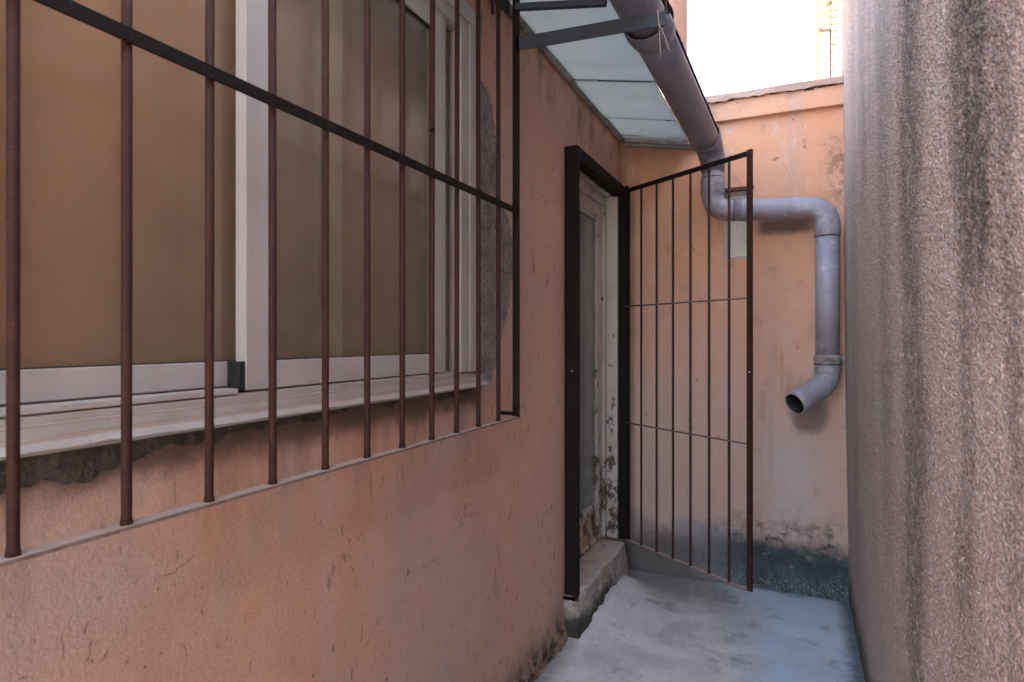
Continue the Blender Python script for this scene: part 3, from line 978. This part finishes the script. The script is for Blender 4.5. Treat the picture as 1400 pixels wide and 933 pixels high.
def step_fn_front(U, V):
    t = (SZ - 0.010 - V) / 0.24
    x = -0.866 + 0.006 * vnoise(U, U * 0 + 2, 8.0, 32) + 0.03 * t + np.minimum(t * 4, 1) * (0.006 * vnoise(U, V, 13.0, 33) + 0.006 * vnoise(U, V, 30.0, 34) + 0.003 * vnoise(U, V, 75.0, 35))
    x -= 0.028 * np.clip((2.72 - U) / 0.10, 0, 1) ** 1.5
    z = np.where(V >= SZ - 0.011, V - 0.028 * np.clip((2.72 - U) / 0.10, 0, 1) ** 1.5 + 0.004 * vnoise(U * 0 - 0.866, U, 9.0, 31), V)
    return x, U, z


sy = lines([2.625, 3.40], 0.012)
st_ = sheet(lines([-1.05, -0.866], 0.008), sy, [], step_fn_top)
sf_ = sheet(sy, lines([-1.40, SZ - 0.010], 0.01), [], step_fn_front)
ends = boxes_np((-1.05, -0.93, 2.632, 3.398, -1.40, SZ - 0.065))
sk_ = []
for yy in (2.625, 3.40):                        # end faces follow the worn profile
    vz = lines([-1.40, SZ - 0.010], 0.01)
    fx, fy, fz = step_fn_front(np.full_like(vz, yy), vz)
    v = [p for x, z in zip(fx, fz) for p in ((-1.05, yy, z), (x, yy, z))]
    sk_.append((np.array(v), np.array([(2 * i, 2 * i + 1, 2 * i + 3, 2 * i + 2) for i in range(len(vz) - 1)])))
    tx = lines([-1.05, -0.866], 0.008)
    ax, ay, az = step_fn_top(tx, np.full_like(tx, yy))
    v = [p for x, z in zip(ax, az) for p in ((x, yy, fz[-1] - 0.002), (x, yy, z))]
    sk_.append((np.array(v), np.array([(2 * i, 2 * i + 2, 2 * i + 3, 2 * i + 1) for i in range(len(tx) - 1)])))
mesh_np("doorstep", [st_, sf_, ends] + sk_, "step", house)

# ------------------------------------------------------------------ window grille
GX = -0.882
gr = thing("window_grille", "rust red iron bar grille standing off the wall in front of the sliding window", "window grille", (GX, 1.1, -0.27))
GB = -0.272
b0 = MB().tube([(GX, 0.443, GB + 0.003), (GX, 0.443, GB + 0.006), (GX, 0.443, GB + 0.010), (GX, 0.443, GB + 0.015), (GX, 0.443, 1.55)], [0.0086, 0.0085, 0.0078, 0.0072, 0.0072], 14).build("bar", "bar", gr, True, origin=(GX, 0.443, GB + 0.003))
for y in (0.303, 0.163, 0.586, 0.7255, 0.863, 1.004, 1.141, 1.279, 1.414, 1.547, 1.683, 1.823):
    d = dup(b0, (GX + random.uniform(-0.001, 0.001), y, GB + 0.003))
    d.rotation_euler = (random.uniform(-0.0015, 0.0015), random.uniform(-0.0015, 0.0015), random.uniform(0, 6))
MB().box(GX - 0.013, GX + 0.013, 0.05, 1.972, GB - 0.003, GB + 0.003).build("bottom_rail", "dustrail", gr, bevel=0.001)
MB().box(GX + 0.0078, GX + 0.0125, 0.05, 1.951, 0.425, 0.447).build("middle_rail", "rail", gr, bevel=0.001)
MB().box(GX - 0.013, GX + 0.013, 0.05, 1.972, 1.55, 1.556).build("top_rail", "rail", gr)
MB().box(GX - 0.010, GX + 0.016, 1.952, 1.958, GB + 0.0035, 1.549).build("end_post", "rail", gr, bevel=0.001)
MB().tube([(XW - 0.03, 1.962, GB + 0.012), (GX - 0.004, 1.962, GB + 0.012)], 0.0065, 12).build("wall_stub", "rail", gr, True)
MB().tube([(GX + 0.0, 1.409, 0.55), (GX + 0.012, 1.405, 0.556), (GX + 0.016, 1.402, 0.552)], 0.003, 8).build("wire_stub", "rail", gr, True)

# dark cable knot by the top of the grille post
cb = MB()
for k in range(5):
    p = []
    ph = random.uniform(0, 6)
    for i in range(16):
        t = i / 15
        p.append((-0.925 + 0.016 * math.sin(ph + 5 * t), 1.905 + 0.022 * k * 0.35 + 0.03 * math.sin(ph + 4.2 * t), 1.14 + 0.02 * math.cos(ph * 2) + 0.20 * abs(t - 0.45)))
    cb.tube(p, 0.0055, 8)
cb.tube([(-0.938, 1.86, 1.36), (-0.935, 1.875, 1.22), (-0.938, 1.892, 1.10)], 0.006, 8)
tag(cb.build("cable_knot", "cable", None, True), "dark looped cables knotted on the wall behind the top of the grille post", "cable")

# ------------------------------------------------------------------ iron gate: fixed frame and the leaf swung open
gate = thing("iron_gate", "dark iron barred gate swung open from the frame round the doorway", "gate", (-0.93, 3.45, SZ))
MB().box(XW + 0.002, -0.885, 2.637, 2.667, SZ - 0.048, 0.862).build("post", "rail", gate, bevel=0.0015)
MB().box(-0.920, -0.866, 3.462, 3.492, SZ - 0.005, 0.862).build("post", "rail", gate, bevel=0.0015)
MB().box(XW + 0.002, -0.886, 2.667, 3.462, 0.806, 0.861).build("lintel", "rail", gate, bevel=0.0015)
H, E = Vector((-0.868, 3.448, 0)), Vector((-0.187, 2.970, 0))
GD = (E - H).normalized()
GN = Vector((GD.y, -GD.x, 0))
if GN.y > 0: GN = -GN                       # towards the camera
leaf = MB()
leaf.beam(H + Vector((0, 0, 0.83)), E + Vector((0, 0, 0.83)), 0.006, 0.024)
leaf.beam(H + GD * 0.012 + Vector((0, 0, SZ + 0.004)), H + GD * 0.012 + Vector((0, 0, 0.817)), 0.006, 0.024, GD)
leaf = leaf.build("leaf", "rail", gate, bevel=0.001)
MB().beam(E - GD * 0.004 + Vector((0, 0, SZ)), E - GD * 0.004 + Vector((0, 0, 0.845)), 0.012, 0.026, GD).build("lock_stile", "gate", leaf, bevel=0.001)
MB().beam(H + Vector((0, 0, SZ)), E - GD * 0.018 + Vector((0, 0, SZ)), 0.026, 0.006).build("bottom_rail", "dustrail", leaf, bevel=0.001)
LEN = (E - H).length
gb = None
for k in range(1, 7):
    p = H + GD * (LEN * k / 7)
    if gb is None:
        gb = MB().tube([(p.x, p.y, SZ + 0.003), (p.x, p.y, SZ + 0.007), (p.x, p.y, SZ + 0.013), (p.x, p.y, 0.818)], [0.009, 0.0085, 0.0063, 0.0063], 10).build("bar", "gate", leaf, True, origin=(p.x, p.y, SZ + 0.003))
    else:
        dup(gb, (p.x, p.y, SZ + 0.003))
for z in (0.180, -0.472):
    off = GN * 0.0105
    MB().tube([H + off + Vector((0, 0, z)), E - GD * 0.016 + off + Vector((0, 0, z))], 0.0042, 8).build("cross_rod", "thin", leaf, True)
for z in (0.55, -0.75):
    MB().tube([(-0.862, 3.456, z - 0.035), (-0.862, 3.456, z + 0.035)], 0.009, 12).build("hinge", "rail", leaf, True)
bl = MB().tube([(-0.912, 2.637, -0.145), (-0.912, 2.633, -0.145)], 0.0036, 10).build("bolt", "wire", gate)
bl2 = MB()
q = E + GN * 0.006 + Vector((0, 0, -0.150))
bl2.tube([q, q + GN * 0.004], 0.0036, 10).build("bolt", "wire", leaf)

# ------------------------------------------------------------------ back wall
YB = 3.62
bw = thing("back_wall", "orange stucco end wall closing the alley with a coping on top", "wall", (-0.35, YB, FZ))
VENT = (-0.372, -0.222, 0.438, 0.815)


def back_fn(U, V):
    d = 0.003 * vnoise(U, V, 4.0, 13) + 0.0015 * vnoise(U, V, 13.0, 14) + 0.0007 * vnoise(U, V, 55.0, 15)
    y0, y1, z0, z1 = VENT
    dist = np.maximum(np.maximum(y0 - U, U - y1), np.maximum(z0 - V, V - z1))
    d = d * np.clip(dist / 0.04, 0, 1)
    foot = np.clip((-1.22 - V) / 0.12, 0, 1) ** 2
    return U, YB + d - foot * (0.012 + 0.008 * vnoise(U, V, 14.0, 16)), V


bu = lines([-0.97, VENT[0], VENT[1], 0.30], 0.014)
bv = lines([-1.58, VENT[2], VENT[3], 1.20], 0.014)
bf = sheet(bu, bv, [VENT], back_fn)
bb = boxes_np((-0.97, VENT[0], YB + 0.006, 3.84, -1.58, 1.20), (VENT[1], 0.30, YB + 0.006, 3.84, -1.58, 1.20),
              (VENT[0], VENT[1], YB + 0.006, 3.84, -1.58, VENT[2]), (VENT[0], VENT[1], YB + 0.006, 3.84, VENT[3], 1.20))
vv = np.array([(x, yy, z) for (x, z) in ((VENT[0], VENT[2]), (VENT[1], VENT[2]), (VENT[1], VENT[3]), (VENT[0], VENT[3])) for yy in (YB, YB + 0.008)], float)
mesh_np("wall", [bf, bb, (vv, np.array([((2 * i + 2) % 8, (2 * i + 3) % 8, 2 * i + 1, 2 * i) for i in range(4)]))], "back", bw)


def band_fn(U, V):
    return U, YB - 0.034 + 0.003 * vnoise(U, V, 5.0, 17) + 0.0015 * vnoise(U, V, 20.0, 18), V


cf = sheet(lines([-0.95, 0.30], 0.02), lines([1.198, 1.305], 0.012), [], band_fn)
cbx = boxes_np((-0.95, 0.30, YB - 0.030, 3.84, 1.1985, 1.3045))
mesh_np("cornice", [cf, cbx], "back", bw)


# coping: mortar layer with a ragged, dripping lower edge
def cop_fn(U, V):
    rag = 0.004 * vnoise(U, U * 0, 22.0, 19) + 0.003 * vnoise(U, U * 0, 60.0, 20) + 0.009 * np.clip(vnoise(U, U * 0, 9.0, 21), 0, 1)
    t = (1.335 - V) / 0.035
    return U, YB - 0.052 + 0.004 * vnoise(U, V, 12.0, 22), V - np.where(t > 0.5, rag * (t - 0.5) * 2, 0) + 0.003 * vnoise(U, U * 0, 6.0, 23)


pf = sheet(lines([-0.96, 0.31], 0.008), lines([1.300, 1.335], 0.006), [], cop_fn)
pb = boxes_np((-0.96, 0.31, YB - 0.046, 3.87, 1.306, 1.334))
mesh_np("coping", [pf, pb], "coping", bw)
tb = MB()
x = -0.55
while x < 0.2:
    w = random.uniform(0.012, 0.05)
    if random.random() < 0.35 + 0.6 * (x > -0.05):
        tb.box(x, x + w, YB - 0.0395, YB - 0.030, 1.303 - random.uniform(0.003, 0.014), 1.3035)
    x += w
tb.build("tar_drip", "tar", bw, bevel=0.002)
vf = MB()
a, b, c, d = VENT
vf.box(a, a + 0.022, YB + 0.035, YB + 0.065, c, d).box(b - 0.018, b, YB + 0.035, YB + 0.065, c, d)
vf.box(a + 0.022, b - 0.018, YB + 0.035, YB + 0.065, d - 0.02, d).box(a + 0.022, b - 0.018, YB + 0.035, YB + 0.065, c, c + 0.016)
vent = vf.build("vent_window", "casing", bw, bevel=0.002)
MB().box(a + 0.018, b - 0.014, YB + 0.048, YB + 0.054, c + 0.012, d - 0.016).build("pane", "ventpane", vent)
MB().box(a + 0.001, b - 0.001, YB + 0.10, YB + 0.15, c + 0.001, d - 0.001).build("backing", "whitepanel", vent)
MB().box(a - 0.012, b + 0.012, YB - 0.006, YB + 0.03, d - 0.002, d + 0.016).build("lintel", "slit", bw, bevel=0.002)

# ------------------------------------------------------------------ right-hand roughcast wall
rw = thing("roughcast_wall", "tall grey pink roughcast wall streaked with black rain stains on the right", "wall", (0.3, 1.4, FZ))


def right_fn(U, V):
    x = 0.226 - np.where(V < 0, 0.015, 0.005) * V
    h = 0.0012 * vnoise(U, V, 3.0, 41) + 0.0012 * vnoise(U, V, 18.0, 42) + 0.0010 * vnoise(U, V, 55.0, 43)
    h = h + 0.0026 * pebbles(U + 0.004 * vnoise(U, V, 40.0, 46), V, 0.0075, 44) + 0.0011 * vnoise(U, V, 210.0, 45)
    return x - h, U, V


ru = np.concatenate([lines([0.45, 0.80], 0.008), lines([0.80, 1.75], 0.0023)[1:], lines([1.75, 3.70], 0.0042)[1:]])
rv = np.concatenate([lines([-1.58, -0.95], 0.006), lines([-0.95, 0.75], 0.0026)[1:], lines([0.75, 1.75], 0.0045)[1:], lines([1.75, 2.0], 0.02)[1:]])
rf = sheet(ru, rv, [], right_fn, True)
rb = boxes_np((0.258, 0.50, -1.30, 3.698, -1.58, 2.0), (0.225, 0.2575, -1.30, 0.447, -1.58, 2.0))
rtop = boxes_np((0.205, 0.52, -1.32, 3.702, 2.002, 2.06))
mesh_np("wall", [rf, rb, rtop], "cast", rw)

# ------------------------------------------------------------------ glass canopy
cn = thing("glass_canopy", "frosted pale glass lean-to canopy between the house and the gutter", "canopy", (-0.75, 2.4, 1.15))


def gz(x, y): return 1.176 - 0.195 * (x + 0.95) - 0.006 * (y - 2.0)


edges = [1.10, 1.94, 2.675, 3.185, 3.618]
for i in range(4):
    y0, y1 = edges[i] - (0.006 if i else 0), edges[i + 1]
    lift = 0.0075 * (i % 2)
    mb = MB()
    x0, x1 = -0.955, -0.549
    for th in (0.0, 0.006):
        mb.v += [(x0, y0, gz(x0, y0) + lift + th), (x1, y0, gz(x1, y0) + lift + th), (x1, y1, gz(x1, y1) + lift + th), (x0, y1, gz(x0, y1) + lift + th)]
    mb.f += [(3, 2, 1, 0), (4, 5, 6, 7), (0, 1, 5, 4), (1, 2, 6, 5), (2, 3, 7, 6), (3, 0, 4, 7)]
    mb.build("pane", "canopy", cn)
# dirt-filled sealing where panes lap
for (xa, xb, yy) in ((-0.80, -0.56, 2.664), (-0.60, -0.552, 3.174), (-0.93, -0.80, 3.47)):
    mb = MB()
    n = 14
    for i in range(n + 1):
        xx = xa + (xb - xa) * i / n
        ww = 0.0012 + 0.006 * max(0, 1 - i / 5) * random.uniform(0.5, 1)
        zz = gz(xx, yy) - 0.0022
        mb.v += [(xx, yy - ww, zz), (xx, yy + ww, zz), (xx, yy + ww, zz + 0.002), (xx, yy - ww, zz + 0.002)]
        if i:
            k = len(mb.v) - 8
            for j in range(4):
                mb.f.append((k + j, k + (j + 1) % 4, k + 4 + (j + 1) % 4, k + 4 + j))
    mb.f += [(0, 3, 2, 1), (4 * n, 4 * n + 1, 4 * n + 2, 4 * n + 3)]
    mb.build("sealing_line", "tar", cn)
MB().tube([(-0.934, y, 1.196 - 0.024 * (y - 1.1) / 2.5 + 0.0015 * math.sin(9 * y)) for y in np.linspace(1.1, 3.60, 26)], 0.021, 14).build("sealing_tube", "trim", cn, True)
MB().beam((-0.915, 3.602, 1.143), (-0.500, 3.602, 1.072), 0.032, 0.026).build("end_strip", "trim", cn, bevel=0.003)
MB().beam((-0.915, 3.575, 1.157), (-0.53, 3.575, 1.082), 0.028, 0.014).build("mortar_fillet", "trimlight", cn, bevel=0.003)
MB().beam((GX + 0.004, 1.955, 1.141), (-0.56, 1.955, 1.086), 0.022, 0.020).build("support_bar", "bracket", cn, bevel=0.001)

# ------------------------------------------------------------------ gutter and downpipe
rp = thing("rain_pipe", "grey plastic gutter along the canopy running down to a spout on the end wall", "drain pipe", (-0.43, 3.5, 0.6))


def gc(y): return Vector((-0.470 + 0.026 * (y - 1.955), y, 1.0985 - 0.036 * (y - 1.955)))


C0, C1 = 25.0, 352.0            # slit along the upper right side
MB().tube([gc(y) for y in np.linspace(0.95, 2.18, 8)], 0.0745, 40, a0=C0, a1=C1, wall=0.0035).build("gutter", "pvcdark", rp, True)
MB().tube([gc(y) for y in np.linspace(2.225, 3.36, 8)], 0.0745, 40, a0=C0, a1=C1, wall=0.0035).build("gutter", "pvcdark", rp, True)
MB().tube([gc(2.10), gc(2.105), gc(2.145), gc(2.15), gc(2.165), gc(2.20), gc(2.232)], [0.0850, 0.0860, 0.0855, 0.0880, 0.0880, 0.0850, 0.0750], 40, a0=C0, a1=C1, wall=0.0040).build("coupling", "pvcdark", rp, True)
e0 = gc(3.33)
down_x, down_y = -0.412, 3.505
el = [e0, gc(3.34), gc(3.375), gc(3.38)] + arc((down_x - 0.012, down_y, 1.035), gc(3.40), (down_x, down_y, 0.955), 9) + [Vector((down_x, down_y, 0.90))]
rr = [0.079, 0.081, 0.081, 0.076] + [0.074 - 0.0011 * i for i in range(10)] + [0.061]
MB().tube(el, rr, 32, wall=0.004).build("outlet_bend", "pvcdark", rp, True)
HZ0, HZ1 = 0.688, 0.655
MB().tube([(down_x, down_y, 0.905), (down_x, down_y, 0.80)], 0.0565, 28, wall=0.004).build("short_pipe", "pvc", rp, True)
px = 0.141
lo = [Vector((down_x, down_y, 0.862)), Vector((down_x, down_y, 0.855)), Vector((down_x, down_y, 0.845)), Vector((down_x, down_y, 0.775))] + \
    arc((down_x, down_y, HZ0), (down_x, down_y, 0.765), (down_x + 0.078, down_y, HZ0 - 0.004), 9) + [Vector((down_x + 0.11, down_y, HZ0 - 0.006))]
MB().tube(lo, [0.060, 0.0635, 0.064, 0.064, 0.0575] + [0.0565] * 10, 28, wall=0.004).build("bend", "pvc", rp, True)
MB().tube([(down_x + 0.10, down_y, HZ0 - 0.006), (px - 0.12, down_y, HZ1 + 0.006)], 0.055, 28, wall=0.004).build("level_pipe", "pvc", rp, True)
MB().tube([(down_x + 0.145, down_y, HZ0 - 0.0085), (down_x + 0.15, down_y, HZ0 - 0.0088), (px - 0.16, down_y, HZ1 + 0.009), (px - 0.155, down_y, HZ1 + 0.0085)], [0.0555, 0.0575, 0.0575, 0.0555], 28, wall=0.003).build("sleeve", "pvc", rp, True)
up = [Vector((px - 0.165, down_y, HZ1 + 0.009)), Vector((px - 0.16, down_y, HZ1 + 0.0088)), Vector((px - 0.09, down_y, HZ1 + 0.005))] + \
    arc((px, down_y, HZ1), (px - 0.08, down_y, HZ1 + 0.0045), (px, down_y, HZ1 - 0.08), 9) + [Vector((px, down_y, HZ1 - 0.135)), Vector((px, down_y, HZ1 - 0.14))]
MB().tube(up, [0.0575, 0.060, 0.060] + [0.0585] * 10 + [0.0600, 0.0575], 28, wall=0.004).build("bend", "pvc", rp, True)
MB().tube([(px, down_y, HZ1 - 0.13), (px, down_y, -0.16)], 0.055, 28, wall=0.004).build("downpipe", "pvc", rp, True)
MB().tube([(px, down_y, -0.082), (px, down_y, -0.086), (px, down_y, -0.100), (px, down_y, -0.104), (px, down_y, -0.112), (px, down_y, -0.116), (px, down_y, -0.128)],
          [0.057, 0.0625, 0.0625, 0.0585, 0.0585, 0.0625, 0.0610], 28, wall=0.004).build("coupling", "trimlight", rp, True)
tip = Vector((-0.010, 3.335, -0.320))
dr = (tip - Vector((px, down_y, -0.225))).normalized()
kn = Vector((px, down_y, -0.225))
sp_ = [Vector((px, down_y, -0.125)), Vector((px, down_y, -0.17))] + arc(kn, Vector((px, down_y, -0.175)), kn + dr * 0.05, 8) + [tip - dr * 0.05, tip]
MB().tube(sp_, [0.0592, 0.0592] + [0.0575] * 9 + [0.0565, 0.0565], 30, wall=0.0045).build("spout", "pvc", rp, True)
inn = [p for p in sp_]
MB().tube(inn[1:-1] + [tip - dr * 0.004], [0.0538] * (len(inn) - 3) + [0.0512, 0.0512], 28, wall=0.0012).build("shade_liner", "dark", rp, True)  # black liner: shade of the spout's hollow put into its colour
for (p, q, r_) in (((px, down_y, HZ1 - 0.1405), (px, down_y, HZ1 - 0.1435), 0.0572), ((px - 0.1665, down_y, HZ1 + 0.0091), (px - 0.169, down_y, HZ1 + 0.0092), 0.0572),
                   ((down_x, down_y, 0.8640), (down_x, down_y, 0.8670), 0.0590), ((down_x + 0.1135, down_y, HZ0 - 0.0061), (down_x + 0.111, down_y, HZ0 - 0.006), 0.0572),
                   ((px, down_y, -0.1295), (px, down_y, -0.1325), 0.0605)):
    MB().tube([p, q], r_, 28).build("rubber_ring", "dark", rp, True)
MB().box(px + 0.052, px + 0.075, down_y - 0.004, YB + 0.02, -0.112, -0.092).tube([(px, down_y, -0.1095), (px, down_y, -0.1045)], 0.0645, 28).build("pipe_clamp", "trimlight", rp)

# bracket carrying the gutter
br = thing("gutter_bracket", "dark flat iron bracket from the grille post carrying the gutter pipe", "bracket", (GX, 1.955, 1.0))
MB().beam((GX + 0.004, 1.955, 1.014), (-0.366, 1.955, 0.995), 0.006, 0.046).build("arm", "bracket", br, bevel=0.001)
MB().box(-0.372, -0.366, 1.948, 1.962, 1.019, 1.30).build("hook", "bar", br, bevel=0.001)
sg = MB()
sg.tube([(-0.392, 1.949, 1.022), (-0.391, 1.947, 0.995), (-0.388, 1.946, 0.965), (-0.386, 1.947, 0.93), (-0.3845, 1.946, 0.895), (-0.385, 1.946, 0.868)], 0.0011, 6)
sg.tube([(-0.393, 1.949, 1.022), (-0.390, 1.946, 0.985), (-0.381, 1.945, 0.958), (-0.370, 1.945, 0.933), (-0.361, 1.945, 0.900), (-0.353, 1.946, 0.885)], 0.0011, 6)
tag(sg.build("loose_string", "string", None, True), "pale frayed string hanging off the end of the gutter bracket", "string")

# ------------------------------------------------------------------ beyond the alley
pk = thing("rendered_building", "tall faded pink building corner rising behind the gutter", "building", (-2.5, 6.5, -1.6))
MB().box(-4.5, -0.95, 4.0, 6.12, -1.6, 4.6).build("wall", "pink", pk, bevel=0.02)
MB().box(-4.6, -0.87, 3.95, 6.17, 4.602, 4.75).build("parapet", "coping", pk)
blk = thing("shade_block", "unseen tall block added beyond the roughcast wall to shade the pink building", "house", (3.0, 7.0, -1.6))  # out of view, added only to keep sun off the pink side face
MB().box(0.95, 6.0, 4.6, 9.5, -1.6, 6.5).build("wall", "pink", blk)
MB().box(0.85, 6.1, 4.5, 9.6, 6.502, 6.62).build("roof", "coping", blk)

gw = MB()
gw.prism([(0.185, -1.6), (0.70, -1.6), (0.70, 4.2), (0.36, 3.06), (0.252, 2.09), (0.200, 1.60)], 'y', 4.30, 4.42)
tag(gw.build("gable_wall", "greyboard"), "weathered grey sloping gable edge behind the right end of the coping", "wall")
wc = MB().tube([(0.214, 4.28, 1.45), (0.216, 4.28, 1.60), (0.226, 4.28, 1.68), (0.245, 4.28, 1.74), (0.27, 4.28, 1.78)], 0.006, 8)
tag(wc.build("pale_cable", "wire", None, True), "thin white cable curving up beside the sloping gable edge", "cable")

bk = thing("brick_building", "sunlit yellow brick building far behind the top of the end wall", "building", (0.462, 20.0, -1.6))
BKX, BKY = 4 * 0.206, 4 * 0.979


def plan(x0, x1, y, z0, z1, mb):
    """wedge-shaped plan: the side walls run straight back from the street front"""
    return mb.prism([(x0, y), (x1, y), (x1 + BKX, y + BKY), (x0 + BKX, y + BKY)], 'z', z0, z1)


mb = MB()
plan(0.462, 0.655, 20.0, -1.6, 14.0, mb); plan(0.6555, 0.91, 20.003, 9.0, 14.0, mb); plan(0.9105, 7.0, 20.06, -1.6, 14.0, mb); plan(0.6555, 0.91, 20.30, -1.6, 8.99, mb)
mb.build("wall", "brick", bk)
MB().box(0.665, 0.90, 20.10, 20.14, -1.6, 8.96).build("window_panel", "whitepanel", bk)
MB().box(0.660, 0.908, 19.96, 20.06, 8.90, 8.985).build("lintel", "coping", bk)
sb = None
for k in range(14):
    z = 9.42 - 0.193 * k
    if sb is None:
        mb = MB()
        x0, x1 = 0.915, 1.75
        mb.v += [(x0, 20.058, z), (x1, 20.058, z), (x1, 20.02, z + 0.175), (x0, 20.02, z + 0.175), (x0, 19.985, z), (x1, 19.985, z), (x1, 20.005, z + 0.175), (x0, 20.005, z + 0.175)]
        mb.f += [(0, 1, 2, 3), (7, 6, 5, 4), (4, 5, 1, 0), (3, 2, 6, 7), (0, 3, 7, 4), (5, 6, 2, 1)]
        sb = mb.build("siding_board", "siding", bk, origin=(x0, 20.02, z))
    else:
        dup(sb, (0.915, 20.02, z))
MB().box(0.90, 0.935, 19.96, 20.02, 9.60, 9.72).build("bolt_plate", "tar", bk)

bk.rotation_euler = (0, 0, R(9))

# grit swept into the corners of the alley floor
gm = MB()
for k in range(240):
    q = random.random()
    if q < 0.4: x, y = -0.80 + random.gauss(0, 0.10), random.uniform(1.9, 3.5)
    elif q < 0.7: x, y = 0.19 - abs(random.gauss(0, 0.05)), random.uniform(1.9, 3.55)
    else: x, y = random.uniform(-0.8, 0.2), random.uniform(1.9, 3.55) if q < 0.85 else 3.58 - abs(random.gauss(0, 0.06))
    if x < -0.80 and y > 2.5: x = -0.75
    r = random.uniform(0.001, 0.0034)
    z = float(floor_fn(np.array([[x]]), np.array([[y]]))[2][0, 0])
    k0 = len(gm.v)
    a = random.uniform(0, 6)
    for i in range(4):
        gm.v.append((x + r * 1.3 * math.cos(a + i * 1.57), y + r * random.uniform(0.7, 1.3) * math.sin(a + i * 1.57), z - 0.001))
    gm.v.append((x + r * 0.2, y, z + r * random.uniform(0.6, 1.1)))
    gm.f += [(k0 + i, k0 + (i + 1) % 4, k0 + 4) for i in range(4)]
gt = gm.build("grit", "tar")
gt["kind"] = "stuff"
gt["label"] = "dark grit scattered over the pale alley floor"
